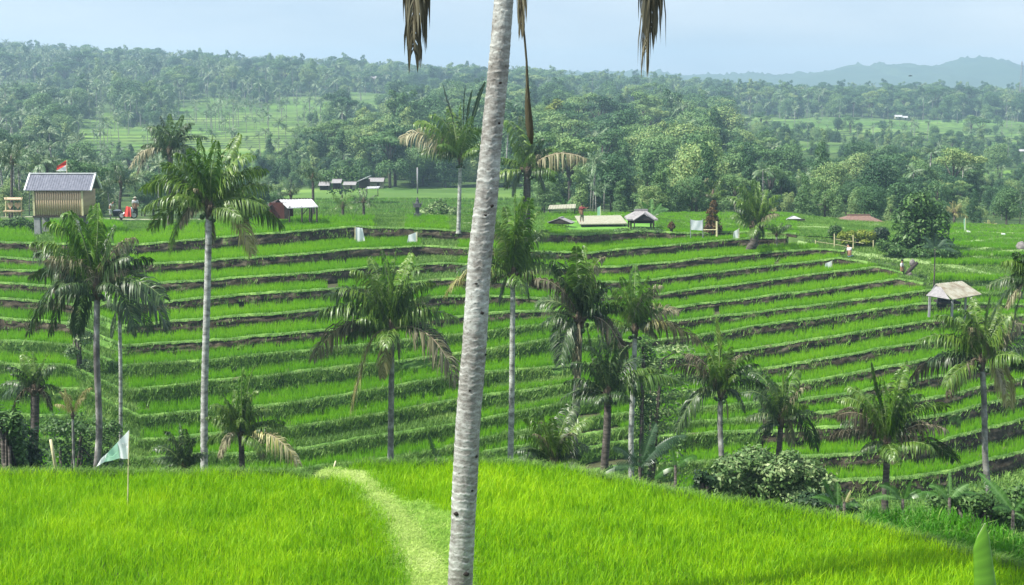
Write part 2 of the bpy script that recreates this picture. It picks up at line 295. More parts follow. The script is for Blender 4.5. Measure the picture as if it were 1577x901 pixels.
# ------------------------------------------------------------------ terrain profiles
U = np.arange(-0.62, 0.6201, 0.0025); NU = len(U)
def Cc(*p): return curve_t(p, U)
EDGE = Cc((-700, 716), (0, 716), (440, 716), (500, 732), (545, 704), (760, 700), (830, 706), (900, 715), (1000, 738), (1100, 757), (1200, 768), (1310, 788), (1577, 858), (1900, 930))
EDGE2 = Cc((1230, 800), (1290, 785), (1350, 771), (1450, 771), (1520, 792), (1577, 812), (1900, 870))
CONT = [   # the lips of the terraces, highest first
 Cc((-700, 385), (0, 374), (100, 377), (200, 378), (350, 366), (550, 350), (620, 352), (700, 357), (830, 361), (902, 363), (983, 357), (1042, 360), (1150, 358), (1300, 365), (1430, 378), (1577, 384), (1900, 380)),
 Cc((-700, 410), (0, 398), (110, 403), (190, 410), (350, 401), (550, 385), (655, 380), (760, 386), (907, 391), (1004, 381), (1150, 368), (1230, 367), (1330, 378), (1430, 392), (1577, 396), (1900, 390)),
 Cc((-700, 428), (0, 417), (110, 422), (190, 441), (350, 431), (550, 416), (690, 407), (800, 414), (953, 413), (1150, 393), (1258, 384), (1330, 390), (1430, 405), (1577, 408), (1900, 402)),
 Cc((-700, 450), (0, 438), (110, 444), (190, 470), (350, 458), (550, 444), (690, 432), (850, 438), (991, 434), (1150, 414), (1291, 399), (1430, 418), (1577, 420), (1900, 414)),
 Cc((-700, 475), (0, 461), (110, 470), (190, 503), (350, 490), (550, 473), (690, 457), (850, 461), (1016, 454), (1150, 437), (1350, 412), (1430, 431), (1577, 432), (1900, 426)),
 Cc((-700, 505), (0, 492), (110, 500), (190, 535), (350, 524), (550, 505), (750, 484), (821, 480), (1042, 475), (1150, 462), (1383, 431), (1450, 443), (1577, 440), (1900, 438)),
 Cc((-700, 540), (0, 527), (110, 533), (190, 566), (400, 549), (550, 533), (750, 512), (856, 500), (1016, 499), (1150, 484), (1429, 449), (1577, 454), (1900, 452)),
 Cc((-700, 575), (0, 562), (110, 566), (190, 604), (385, 583), (560, 563), (654, 553), (750, 541), (850, 524), (998, 526), (1067, 520), (1150, 506), (1421, 469), (1577, 470), (1900, 466)),
 Cc((-700, 610), (0, 598), (130, 602), (215, 643), (400, 629), (540, 609), (680, 584), (750, 576), (834, 567), (1014, 554), (1150, 541), (1426, 496), (1577, 486), (1900, 484)),
 Cc((-700, 650), (0, 640), (130, 645), (215, 680), (445, 662), (595, 637), (700, 618), (874, 594), (1000, 585), (1150, 573), (1204, 566), (1410, 530), (1577, 510), (1900, 500)),
 Cc((-700, 685), (0, 678), (130, 680), (215, 710), (470, 694), (600, 670), (700, 656), (850, 626), (1014, 609), (1150, 598), (1247, 589), (1358, 568), (1423, 556), (1577, 534), (1900, 515)),
 Cc((-700, 720), (0, 714), (200, 740), (470, 726), (640, 702), (750, 677), (851, 654), (978, 637), (1138, 625), (1231, 617), (1296, 609), (1413, 586), (1577, 560), (1900, 535)),
 Cc((-700, 750), (0, 745), (200, 765), (470, 750), (640, 728), (750, 700), (851, 678), (978, 661), (1138, 646), (1300, 634), (1459, 611), (1534, 593), (1577, 584), (1900, 560)),
 Cc((-700, 780), (0, 775), (470, 778), (640, 750), (750, 722), (940, 685), (1029, 675), (1150, 667), (1300, 660), (1453, 641), (1515, 624), (1577, 612), (1900, 590)),
 Cc((-700, 810), (0, 805), (470, 805), (750, 752), (940, 722), (1067, 713), (1150, 706), (1300, 702), (1380, 695), (1437, 684), (1529, 660), (1577, 648), (1900, 615)),
 Cc((-700, 840), (0, 835), (470, 835), (750, 790), (940, 765), (1150, 745), (1272, 742), (1380, 738), (1461, 730), (1524, 711), (1577, 697), (1900, 660)),
]
NC = len(CONT); Z0 = -19.7
RHO = 0.50
D = [None] * NC; Z = [None] * NC
tb = np.maximum(CONT[-1], 0.2)
D[-1] = np.minimum(-Z0 / tb, 85.0) ; Z[-1] = -D[-1] * tb
for k in range(NC - 1, 0, -1):
    rho = RHO + (0.06 if k < 4 else 0)
    tb_ = CONT[k] - (1 - rho) * (CONT[k] - CONT[k - 1])
    D[k - 1] = -Z[k] / tb_; Z[k - 1] = -D[k - 1] * CONT[k - 1]
for k in range(NC):
    nx = U * 90 + 60
    D[k] = D[k] + 0.16 * smooth_noise(nx, 40 + k, 2.1) + 0.07 * smooth_noise(nx, 70 + k, 0.6)
    Z[k] = Z[k] + 0.035 * smooth_noise(nx, 90 + k, 1.7)
TOP = Cc((-700, 345), (0, 340), (200, 340), (420, 335), (600, 333), (800, 330), (840, 327), (1200, 327), (1330, 340), (1577, 347), (1900, 350))
YPE = np.minimum(-Z[0] / TOP, 175)
print('top d', D[0][::60].round(1), 'z', Z[0][::60].round(1), 'pe', YPE[::60].round(1))
FD = np.array([200, 250, 300, 400, 550, 700, 850, 1000, 1150, 1400, 2300], float)
FX = [-500, 0, 400, 800, 1200, 1577, 2100]
FT = [[325, 296, 270, 228, 182, 148, 120, 100, 96, 130, 150],
      [322, 294, 268, 226, 182, 148, 120, 100, 96, 130, 150],
      [318, 294, 268, 228, 188, 158, 137, 122, 118, 140, 150],
      [318, 292, 262, 222, 186, 164, 149, 140, 137, 146, 152],
      [320, 298, 272, 236, 207, 187, 173, 164, 160, 156, 154],
      [330, 312, 294, 262, 226, 200, 181, 168, 163, 158, 156],
      [334, 314, 296, 264, 226, 200, 181, 168, 163, 158, 156]]
FTt = tt(np.array(FT))
def far_t(u, Y):
    xs = uu(np.array(FX, float), 220)
    out = np.zeros(np.broadcast(u, Y).shape); u = np.broadcast_to(u, out.shape); Y = np.broadcast_to(Y, out.shape)
    iy = np.clip(np.searchsorted(FD, Y) - 1, 0, len(FD) - 2); fy = np.clip((Y - FD[iy]) / (FD[iy + 1] - FD[iy]), 0, 1)
    ix = np.clip(np.searchsorted(xs, u) - 1, 0, len(xs) - 2); fx = np.clip((u - xs[ix]) / (xs[ix + 1] - xs[ix]), 0, 1)
    return (FTt[ix, iy] * (1 - fx) + FTt[ix + 1, iy] * fx) * (1 - fy) + (FTt[ix, iy + 1] * (1 - fx) + FTt[ix + 1, iy + 1] * fx) * fy
# open fields on the far side, as outlines in (u, t)
FIELDS = [[(258, 168), (330, 158), (460, 172), (470, 215), (400, 262), (300, 275), (262, 225)],
          [(118, 190), (170, 170), (190, 200), (185, 240), (130, 245)],
          [(175, 195), (262, 195), (262, 232), (180, 236)],
          [(415, 150), (500, 148), (520, 175), (470, 200), (420, 195)],
          [(530, 140), (600, 146), (600, 176), (545, 176)],
          [(300, 150), (360, 150), (352, 170), (300, 168)],
          [(1118, 178), (1577, 186), (1700, 190), (1700, 232), (1500, 226), (1300, 216), (1120, 196)],
          [(1500, 262), (1700, 262), (1700, 286), (1510, 282)],
          [(425, 288), (830, 286), (830, 345), (425, 345)],
          [(1215, 214), (1330, 222), (1320, 240), (1225, 236)]]
def in_fields(u, t):
    u = np.asarray(u); t = np.asarray(t); r = np.zeros(u.shape, bool)
    for poly in FIELDS:
        px = uu([p[0] for p in poly], [p[1] for p in poly]); py = tt([p[1] for p in poly]); c = np.zeros(u.shape, bool); j = len(px) - 1
        for i in range(len(px)):
            cond = ((py[i] > t) != (py[j] > t)) & (u < (px[j] - px[i]) * (t - py[i]) / (py[j] - py[i] + 1e-12) + px[i]); c ^= cond; j = i
        r |= c
    return r
ZF = -7.0
def far_z(u, Y):
    t = far_t(u, Y); z = -t * Y + 1.6 * noise2(u * Y, Y, 38.0) * np.clip((Y - 200) / 200, 0, 1)
    return z
def col(arr, u): return np.interp(u, U, arr)
REND = [1230, 1170, 1262, 1298, 1352, 1385, 1430, 1425, 1700, 1700, 1700, 1700, 1700, 1700, 1700, 1700]
def ended(k, i): return 1 <= k <= 5 and (788.5 + U[i] * F) > REND[k] + 45
def profile(i):
    """height profile of ground for column i: (Y, z) lists, kept 6 cm or more under the fields and terraces laid on it"""
    e = EDGE[i] if U[i] < uu(1290, 785) else min(EDGE[i], max(EDGE2[i], 0.2))
    ye = 6.72 / EDGE[i]
    Ys = [1.0, 6.0, ye - 0.1, ye + 0.25]; Zs = [-7.2, -7.15, -7.12, -7.95]
    if U[i] >= uu(1240, 790):
        ye2 = 7.35 / EDGE2[i]; Ys += [max(ye2, ye + 0.5), max(ye2, ye + 0.5) + 0.3]; Zs += [-7.78, -8.5]
    yb = Ys[-1]; ze = Zs[-1]; te = -ze / yb
    yN = D[-1][i]; zN = Z[-1][i] - 0.9; tN = -zN / yN
    for f in (0.12, 0.3, 0.5, 0.7, 0.88):
        Y = yb + (yN - yb) * f; s = te + (tN - te) * f
        Ys.append(Y); Zs.append(-s * Y - 1.0 * math.sin(PI * f) - 0.15)
    Ys.append(yN - 0.5); Zs.append(zN - 0.1)
    for k in range(NC - 1, -1, -1):
        if ended(k, i): continue
        if ended(k + 1, i) and k == 0: Ys.append(D[0][i] + 0.3); Zs.append(Z[0][i] + 0.02); Ys.append(D[0][i] + 1.2); Zs.append(Z[0][i] - 0.3); continue
        Ys.append(D[k][i] + 0.7); Zs.append(Z[k][i] - 0.45)
        if k and ended(k - 1, i): Ys.append(D[k][i] + 3.0); Zs.append(Z[k][i] - 0.45); Ys.append(D[k][i] + 3.6); Zs.append(Z[k][i] + 0.1); continue
        if k: Ys.append(D[k - 1][i] - 0.2); Zs.append(Z[k][i] - 0.45)
    Ys.append(YPE[i] - 0.5); Zs.append(Z[0][i] - 0.3)
    Ys.append(YPE[i] + 3.0); Zs.append(Z[0][i] - 1.2)
    return Ys, Zs
PROF = [profile(i) for i in range(NU)]
RY = np.concatenate([np.arange(1, 20, 1.5), np.arange(20, 35, 0.4), np.arange(35, 200, 1.1), 200 * np.exp(np.arange(0, 2.45, 0.0024))])
Rn = len(RY); GZ = np.zeros((Rn, NU)); GF = np.zeros((Rn, NU))
nearmask = RY < 200
for i in range(NU):
    ys, zs = PROF[i]; ys = np.array(ys + [200.0]); zs = np.array(zs + [float(far_z(U[i], np.array(200.0)))])
    GZ[nearmask, i] = np.interp(RY[nearmask], ys, zs)
fy = RY[~nearmask][:, None]; uu_ = U[None, :]
zf = far_z(uu_, fy); tf = -zf / fy; infl = in_fields(np.broadcast_to(uu_, tf.shape), tf)
step = np.where(fy < 330, 0.45, 0.55) + 0 * zf; wob_ = 0.8 * noise2(uu_ * fy, fy, 60.0); q = zf / step + wob_; fr = q - np.floor(q)
stair = (np.floor(q) + np.clip((fr - 0.84) / 0.16, 0, 1) - wob_) * step; rq = np.random.default_rng(4).uniform(0.35, 1.0, 4096)[(np.floor(q).astype(int) * 7 + np.floor(uu_ * 14 + np.floor(q) * 0.37).astype(int) * 131) & 4095]
GZ[~nearmask] = np.where(infl, stair, zf); GF[~nearmask] = infl * rq * np.where(fr > 0.84, 0.25, 1.0)
for r in np.where(nearmask)[0]:
    GF[r] = np.where(788.5 + U * F > 1200, (RY[r] > D[6]) * 0.35, 0)
    if RY[r] > 128:
        mf = in_fields(U, -GZ[r] / RY[r]) & (RY[r] > YPE + 4); q_ = GZ[r] / 0.5 + noise2(U * 60, U * 0 + 3, 9.0) * 0.8; GZ[r] = np.where(mf, (np.floor(q_) + np.clip((q_ - np.floor(q_) - 0.8) / 0.2, 0, 1)) * 0.5, GZ[r])
    if RY[r] > 120:
        t = -GZ[r] / RY[r]; infm = in_fields(U, t) & (RY[r] > YPE + 4); yy_ = (RY[r] + 2.2 * noise2(U * RY[r], U * 0 + 9, 14.0)) / 4.3; cell = np.floor(yy_); fq = yy_ - cell
        rv_ = np.random.default_rng(6).uniform(0.45, 1.0, 4096)[(cell.astype(int) * 7 + np.floor((U * RY[r] + cell * 3.7) / 11.0).astype(int) * 131) & 4095]
        GF[r] = np.where(infm, rv_ * np.where(fq > 0.80, 0.15, 1.0), 0) + (RY[r] <= YPE + 4)
def G(x, y):
    """ground height under world point"""
    u = np.clip(x / y, U[0], U[-1]); r = np.interp(y, RY, np.arange(Rn)); i = int(min(r, Rn - 2)); f = r - i
    return float(np.interp(u, U, GZ[i]) * (1 - f) + np.interp(u, U, GZ[i + 1]) * f)
def surf(x, y):
    u = x / y; g = G(x, y)
    if y > col(D[0], u) + 0.3 and y < col(YPE, u): return max(g, col(Z[0], u) - 0.05)
    return g
def ground_at(x, ypix, Y):
    p = P(x, ypix, Y); return Vector((p.x, p.y, G(p.x, p.y)))
gx = U[None, :] * RY[:, None]; V = np.stack([gx, np.broadcast_to(RY[:, None], gx.shape), GZ], -1).reshape(-1, 3)
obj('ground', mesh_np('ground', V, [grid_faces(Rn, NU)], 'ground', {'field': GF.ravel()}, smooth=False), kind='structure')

# far mountain ranges
def ridge(name, Yd, pts, seed, depth=500, mat='mountain'):
    us = np.linspace(-0.75, 0.75, 900); t = curve_t(pts, us); n = 14; X = []; 
    rr = np.linspace(0, 1, n)
    for k, s in enumerate(rr):
        Y = Yd - depth * (1 - s); z = -t * Yd; zz = -18 + (z + 18) * (s ** 0.8) + (noise2(us * Yd, np.full_like(us, Y), 60.0) * 8 + noise2(us * Yd, np.full_like(us, Y), 22.0) * 2.2) * s
        zz = zz + (np.random.default_rng(seed).uniform(0, 1, len(us)) ** 3 * 5.5 if k == n - 1 else 0)
        X.append(np.stack([us * Yd, np.full_like(us, Y), zz], -1))
    X.append(X[-1] * [1, 1, 1] + [0, 120, -60])
    return obj(name, mesh_np(name, np.concatenate(X), [grid_faces(n + 1, len(us))], mat, smooth=False), kind='structure')
ridge('mountain', 2500, [(-1500, 140), (300, 128), (560, 100), (640, 104), (800, 112), (1000, 114), (1100, 117), (1180, 114), (1230, 111), (1290, 107), (1340, 103), (1352, 95), (1385, 96), (1400, 93), (1440, 99), (1480, 93), (1515, 88), (1560, 100), (1620, 112), (1900, 120), (2600, 130)], 3)

# ------------------------------------------------------------------ terraces
def gblend(u, k):
    """how grassed over a bank is: green low on the left, bare earth high up and on the right"""
    xpx = 788.5 + u * F
    g = np.where((k >= 6) & (xpx < 940), 0.95, 0.12) + np.where((k >= 9) & (xpx < 1180), 0.6, 0)
    return np.clip(g + np.clip(1 - np.abs(xpx - 150) / 60, 0, 1) * 0.8 + np.clip((xpx - 1440) / 30, 0, 1) * np.where(k < 7, 0.7, 0), 0, 1)
for k in range(NC):
    root = thing('terrace_%s' % 'bank', '', '', (0, 0, 0)); del root['label']; del root['category']; root.name = 'rice_terrace'; root['kind'] = 'structure'
    zb = (Z[k + 1] if k < NC - 1 else Z[k] - 0.8) - 0.06
    SE = [1260, 1215, 1307, 1343, 1397, 1430][k] if k < 6 else 9999; cs = np.where(788.5 + U * F < SE)[0] if k else np.where(788.5 + U * F < 1230)[0]; nc = len(cs)
    g = gblend(U, k)
    rows = []; gr = []
    for j, s in enumerate(np.linspace(0, 1, 9)):
        r_ = np.random.default_rng(1000 + k * 20 + j); wob = r_.normal(0, 0.05, NU) + 0.10 * smooth_noise(U * 90 + 60, 300 + k * 9 + j, 0.8)
        if s == 1: wob = wob * 0.3
        rows.append(np.stack([U * D[k], D[k] - 0.32 * (1 - s) - 0.10 * np.sin(s * PI) + wob, zb + (Z[k] + 0.03 - zb) * s], -1)); gr.append(g)
    obj('earth_bank', mesh_np('earth_bank', np.concatenate([q_[cs] for q_ in rows]), [grid_faces(9, nc)], 'bank', {'green': np.concatenate([q_[cs] for q_ in gr])}, smooth=True), root)
    rows = []; bz = [(-0.10, 0.0), (-0.03, 0.09), (0.12, 0.13), (0.30, 0.11), (0.42, -0.02)]
    for j, (dy, dz) in enumerate(bz):
        r_ = np.random.default_rng(2000 + k * 20 + j); rows.append(np.stack([U * (D[k] + dy), D[k] + dy + r_.normal(0, 0.035, NU), Z[k] + dz + r_.normal(0, 0.018, NU) + 0.03 * smooth_noise(U * 90 + 60, 500 + k, 1.3)], -1))
    obj('bund', mesh_np('bund', np.concatenate([q_[cs] for q_ in rows]), [grid_faces(5, nc)], 'bank', {'green': np.full(5 * nc, 0.9)}, smooth=True), root)
    d2 = D[k - 1] + 0.3 if k else YPE
    rows = [np.stack([U * (D[k] + 0.35 + (d2 - D[k] - 0.35) * s), D[k] + 0.35 + (d2 - D[k] - 0.35) * s, Z[k] - 0.05], -1) for s in (0, 0.5, 1.0)]
    fcs = cs if k else np.arange(NU)
    obj('paddy_floor', mesh_np('paddy_floor', np.concatenate([q_[fcs] for q_ in rows]), [grid_faces(3, len(fcs))], 'mud' if k else 'field_green'), root)

# ------------------------------------------------------------------ blades
def blades(name, pos, h, wd, mat, nb, lean=0.35, spread=0.05, seg=1, label=None, seed=0, hv=0.25, droop=0.5, rlo=0.0, rhi=1.0):
    """tufts of nb blades at each pos (n,3); seg 1 = one triangle, 2 = bent blade"""
    r = np.random.default_rng(seed); n = len(pos); N_ = n * nb
    if not N_: return None
    b = np.repeat(pos, nb, 0) + np.concatenate([r.normal(0, spread, (N_, 2)), np.zeros((N_, 1))], 1)
    hh = (h if np.isscalar(h) else np.repeat(h, nb)) * (1 + r.uniform(-hv, hv, N_)); az = r.uniform(0, 2 * PI, N_); ln = r.uniform(0.1, 1, N_) * lean
    dx = np.cos(az); dy = np.sin(az); fa = az + PI / 2 + r.normal(0, 0.7, N_); sx = np.cos(fa) * wd / 2; sy = np.sin(fa) * wd / 2
    rv = np.clip(np.repeat(r.uniform(0, 1, n), nb) * 0.35 + r.uniform(0, 0.65, N_), 0, 1) * (rhi - rlo) + rlo
    z0 = np.zeros(N_)
    a1 = b + np.stack([sx, sy, z0 - 0.03], -1); a2 = b - np.stack([sx, sy, z0 + 0.03], -1)
    if seg == 1:
        tip = b + np.stack([dx * ln * hh, dy * ln * hh, hh], -1)
        V = np.stack([a1, a2, tip], 1).reshape(-1, 3); Fc = np.arange(N_ * 3).reshape(-1, 3)
        me = mesh_np(name, V, [Fc], mat, {'rnd': np.repeat(rv, 3)})
    else:
        m = b + np.stack([dx * ln * hh * 0.45, dy * ln * hh * 0.45, hh * 0.62], -1); tl = hh * (1 + droop * ln)
        tip = m + np.stack([dx * (ln * 0.9 + droop * ln * 0.4) * hh, dy * (ln * 0.9 + droop * ln * 0.4) * hh, hh * (0.42 - droop * ln * 0.7)], -1)
        s3 = np.stack([sx, sy, z0], -1) * 0.85
        V = np.stack([a1, a2, m - s3, m + s3, tip], 1).reshape(-1, 3); base = np.arange(N_)[:, None] * 5
        me = mesh_np(name, V, [base + [[0, 1, 2, 3]], base + [[3, 2, 4]]], mat, {'rnd': np.repeat(rv, 5)})
    return me
def xpx(u): return 788.5 + u * F        # approx pixel column of a bearing

UMAX = 0.47
SE2 = [1225, 1210, 1300, 1338, 1392, 1425] + [9999] * 10
gull = [(100, 350, 128), (110, 420, 150), (120, 470, 175), (130, 520, 172), (140, 560, 178), (150, 620, 205), (160, 700, 215)]
def gully(px, ty):
    y = 150 + ty * F                   # roughly the image row
    lo = np.interp(y, [350, 400, 520, 640, 720], [40, 62, 100, 112, 120]); hi = np.interp(y, [350, 400, 450, 520, 560, 620, 720], [75, 95, 128, 165, 168, 196, 215])
    return (px > lo) & (px < hi)
def rice_right_end(k): return [1230, 1170, 1262, 1298, 1352, 1385, 1430, 1425, 1700, 1700, 1700, 1700, 1700, 1700, 1700, 1700][k]
for k in range(NC):
    d2 = D[k - 1] if k else None
    dens = 21.0 if k else 11.0
    tread = (d2 - D[k] - 0.6) if k else np.minimum(YPE - D[0] - 0.6, 60)
    wcol = np.clip(tread, 0.01, None) * D[k] * (np.abs(U) < UMAX); cdf = np.cumsum(wcol) * 0.0025; n = int(cdf[-1] * dens)
    r = np.random.default_rng(60 + k); q = r.uniform(0, cdf[-1], n); u = np.interp(q, cdf, U)
    f = r.uniform(0, 1, n); f = np.where(r.uniform(0, 1, n) < 0.35, f * 0.16, f)           # the front row, seen against the bank, is thicker
    dk = col(D[k], u) + 0.34; tr = col(tread, u) - 0.1; ok = tr > 0.25; y = dk + np.clip(tr, 0, None) * f; z = col(Z[k], u)
    px = xpx(u); ty = -z / y
    ok &= ~gully(px, ty) & ((px < rice_right_end(k)) | ((px > rice_right_end(k) + 70) & (k in (0, 1, 2, 4, 6, 7)) & (px > 1440)))
    if k == 0: ok &= (y < np.interp(px, [0, 200, 420, 620, 800, 1200], [200, 113, 126, 126, 120, 400])) | (px > 830)
    if k in (0,): ok &= ~((px > 575) & (px < 625))
    if k in (1, 2, 3): ok &= ~((px > 655 - 10 * k) & (px < 705))
    if k == 0: fq_ = (y + 1.6 * noise2(u * y, y * 0 + 3, 16.0)) / 5.0; ok &= (px < 830) | ((fq_ - np.floor(fq_)) < 0.84)
    if k == 0: ok &= ~((px > 690) & (px < 840)); ok &= ~((px > 870) & (px < 1012) & (y > 112) & (y < 130)); ok &= ~((px > 1170) & (px < 1250) & (y < 118))
    if k in (9, 10): ok &= ~((px > 760) & (px < 880)) | (f < 0.4)
    if k == 10: ok &= ~((px > 440) & (px < 700)) 
    if k >= 11: ok &= ~((px > 880) & (px < 900 + 30 * (k - 10)))
    ok &= noise2(u * 90, np.full_like(u, k * 7.0), 1.9) < 0.93
    pos = np.stack([u * y, y, z - 0.04], -1)[ok]
    hs = np.where((pos[:, 0] / pos[:, 1] < -0.04) | (k > 0), 0.42, 0.24) * (1 + 0.07 * noise2(pos[:, 0], pos[:, 1], 1.1))
    lt = (k == 0) 
    me = blades('young_rice', pos, hs, 0.05, 'rice_terrace', 8, lean=0.30, spread=0.10, seed=200 + k, hv=0.10)
    if me:
        o = obj('young_rice', me, kind='stuff'); o['label'] = ['young rice on the top field of the hill', 'young rice standing on a narrow terrace of the hill'][k > 0]; o['group'] = 'rice on the terraces'
    # pale grass along the lip
    n = int(90 * 0.94 / 0.05 * 0.9); u = r.uniform(-UMAX, UMAX, n); dd = col(D[k], u) + r.uniform(-0.12, 0.22, n)
    pos = np.stack([u * dd, dd, col(Z[k], u) + 0.07], -1); pos = pos[(xpx(u) < (SE2[k]))]
    me1 = blades('lip_grass', pos, 0.07, 0.05, 'grass_lip', 7, lean=1.3, spread=0.10, seed=400 + k)
    o = obj('lip_grass', me1, kind='stuff'); o['label'] = 'short pale grass along the terrace lips'; o['group'] = 'grass on the terrace lips'
r = np.random.default_rng(880)
n = 70000; u = r.uniform(-0.4, 0.4, n); y = col(D[0], u) + 0.4 + (col(YPE, u) - col(D[0], u) - 0.4) * r.uniform(0, 1, n); px = xpx(u)
ok = ~((px > 872) & (px < 1010) & (y > 118) & (y < 128)); pos = np.stack([u * y, y, col(Z[0], u) - 0.06], -1)[ok]
o = obj('hilltop_grass', blades('grass', pos, 0.15 * (1 + 0.4 * noise2(pos[:, 0], pos[:, 1], 2.5)), 0.06, 'grass_bank', 6, lean=0.9, spread=0.16, seed=881), kind='stuff'); o['label'] = 'rough short grass between the plots on the hilltop'
# weeds on the grassy banks and in the gully
allp = []; allh = []
r = np.random.default_rng(900)
for k in range(NC):
    n = 16000 if k >= 6 else 6000
    u = r.uniform(-UMAX, UMAX, n); g = gblend(u, k); zb = (col(Z[k + 1], u) if k < NC - 1 else col(Z[k], u) - 0.8)
    s = r.uniform(0, 1, n); ok = (xpx(u) < SE2[k]) & (r.uniform(0, 1, n) < g * (0.5 + 0.5 * noise2(u * 90, s * 0 + k * 5, 1.4)))
    y = col(D[k], u) - 0.40 * (1 - s) - 0.05; p = np.stack([u * y, y, zb + (col(Z[k], u) - zb) * s], -1)
    allp.append(p[ok]); allh.append(r.uniform(0.14, 0.36, ok.sum()))
    # gully and the unplanted corners
    n = 9000; d2 = D[k - 1] if k else YPE
    u = r.uniform(-0.36, 0.36, n); f = r.uniform(0, 1, n); y = col(D[k], u) + 0.4 + (col(d2, u) - col(D[k], u) - 0.4) * f; z = col(Z[k], u)
    px = xpx(u); ty = -z / y; ok = gully(px, ty) | ((px > rice_right_end(k)) & (px < SE2[k]))
    if k == 10: ok |= ((px > 440) & (px < 700))
    if k in (9, 10): ok |= ((px > 760) & (px < 880))
    if k in (1, 2, 3): ok |= ((px > 655 - 10 * k) & (px < 705))
    allp.append(np.stack([u * y, y, z - 0.05], -1)[ok]); allh.append(np.full(ok.sum(), 0.30))
me = blades('weeds', np.concatenate(allp), np.concatenate(allh), 0.07, 'grass_bank', 5, lean=1.1, spread=0.12, seed=901)
o = obj('bank_weeds', me, kind='stuff'); o['label'] = 'tangled weeds and grass on the terrace banks'
n = 26000; u = r.uniform(0.185, 0.42, n); y = r.uniform(84, 118, n); ok = (y > col(D[6], u) + 1) & (y < col(D[0], u)); ok &= xpx(u) > np.interp(y, [84, 100, 112], [1400, 1330, 1240]); u = u[ok]; y = y[ok]
z = np.array([G(a * b, b) for a, b in zip(u, y)])
o = obj('slope_grass', blades('grass', np.stack([u * y, y, z], -1), 0.16, 0.06, 'grass_bank', 6, lean=1.0, spread=0.16, seed=905), kind='stuff'); o['label'] = 'mown grass on the slope at the right end of the terraces'
# rice in narrow plots beyond the hilltop, parted by weedy bunds
n = 60000; u = r.uniform(-0.175, 0.03, n); y = r.uniform(128, 222, n); ok = (y > col(YPE, u) + 4); u = u[ok]; y = y[ok]; z = np.array([G(a * b, b) for a, b in zip(u, y)])
fq = (y + 2.2 * noise2(u * y, y * 0 + 9, 14.0)) / 4.3; cell = np.floor(fq); fq = fq - cell; inm = in_fields(u, -z / y) & (noise2(u * y, y, 12.0) > -0.75)
pos = np.stack([u * y, y, z], -1); a_ = inm & (fq < 0.70) & (((cell.astype(int) * 5 + np.floor(u * y / 13).astype(int) * 3) % 7) > 1)
o = obj('distant_rice', blades('rice', pos[a_], 0.30, 0.10, 'rice_light', 6, lean=0.4, spread=0.16, seed=911), kind='stuff'); o['label'] = 'pale rice in narrow plots beyond the hilltop'
a_ = inm & (fq > 0.80); o = obj('bund_weeds', blades('weeds', pos[a_], 0.50, 0.12, 'grass_bank', 7, lean=0.8, spread=0.22, seed=912), kind='stuff'); o['label'] = 'dark weedy bunds between the plots beyond the hilltop'
# valley floor weeds between the near field and the terraces
n = 26000; u = r.uniform(-0.45, 0.45, n); ye = col(6.72 / EDGE, u) + 0.4; yn = col(D[-1], u); y = ye + (yn - ye) * r.uniform(0, 1, n) ** 0.8
z = np.array([G(a * b, b) for a, b in zip(u, y)])
me = blades('weeds', np.stack([u * y, y, z], -1), 0.35, 0.05, 'grass_bank', 7, lean=1.0, spread=0.14, seed=903, seg=2)
o = obj('valley_weeds', me, kind='stuff'); o['label'] = 'rough grass on the slope below the near field'

# ------------------------------------------------------------------ near fields
def quad_sheet(name, pts, z, mat, kind='structure'):
    n = len(pts); me = bpy.data.meshes.new(name); me.from_pydata([(p[0], p[1], z) for p in pts], [], [tuple(range(n))]); me.materials.append(M[mat])
    return obj(name, me, kind=kind)
def PG(x, y, z):                       # the point of height z seen at pixel (x, y)
    t = float(tt(y)); Y = -z / t; p = P(x, y, Y); return (p.x, p.y)
ye = 6.72 / EDGE
sel = np.abs(U) < 0.6; ring = [(u * y, y) for u, y in zip(U[sel], ye[sel])]
quad_sheet('paddy_floor', [(-9, 8)] + ring + [(9, 8)], -7.0, 'mud')
sel = (U > uu(1240, 790)) & (U < 0.5); ring = [(u * y, y) for u, y in zip(U[sel], (7.38 / EDGE2)[sel])]
ring0 = [(u * y, y) for u, y in zip(U[sel], (ye - 0.2)[sel])]
quad_sheet('paddy_floor', ring0 + ring[::-1], -7.70, 'mud')
# the grassed path between the two fields, as a centre line with half widths
PATH = [((512, 742), 0.26), ((540, 745), 0.30), ((570, 762), 0.13), ((598, 790), 0.13), ((622, 820), 0.17), ((640, 850), 0.20), ((658, 890), 0.22), ((672, 960), 0.22), ((690, 1100), 0.24)]
pathw = [(PG(a[0], a[1], -7.0), wv) for a, wv in PATH]
def path_d(x, y):
    best = np.full(np.shape(x), 9.0)
    for (p, w0), (q_, w1) in zip(pathw[:-1], pathw[1:]):
        dx, dy = q_[0] - p[0], q_[1] - p[1]; s = np.clip(((x - p[0]) * dx + (y - p[1]) * dy) / (dx * dx + dy * dy), 0, 1)
        best = np.minimum(best, np.hypot(x - p[0] - s * dx, y - p[1] - s * dy) - (w0 + (w1 - w0) * s))
    return best
extra = np.array([PG(a, b, -7.0) for a, b in ((625, 790), (660, 788), (662, 800), (700, 806), (708, 860), (712, 980), (640, 980), (622, 800))])
def inpoly(x, y, poly):
    c = np.zeros(np.shape(x), bool); j = len(poly) - 1
    for i in range(len(poly)):
        xi, yi = poly[i]; xj, yj = poly[j]; c ^= ((yi > y) != (yj > y)) & (x < (xj - xi) * (y - yi) / (yj - yi + 1e-9) + xi); j = i
    return c
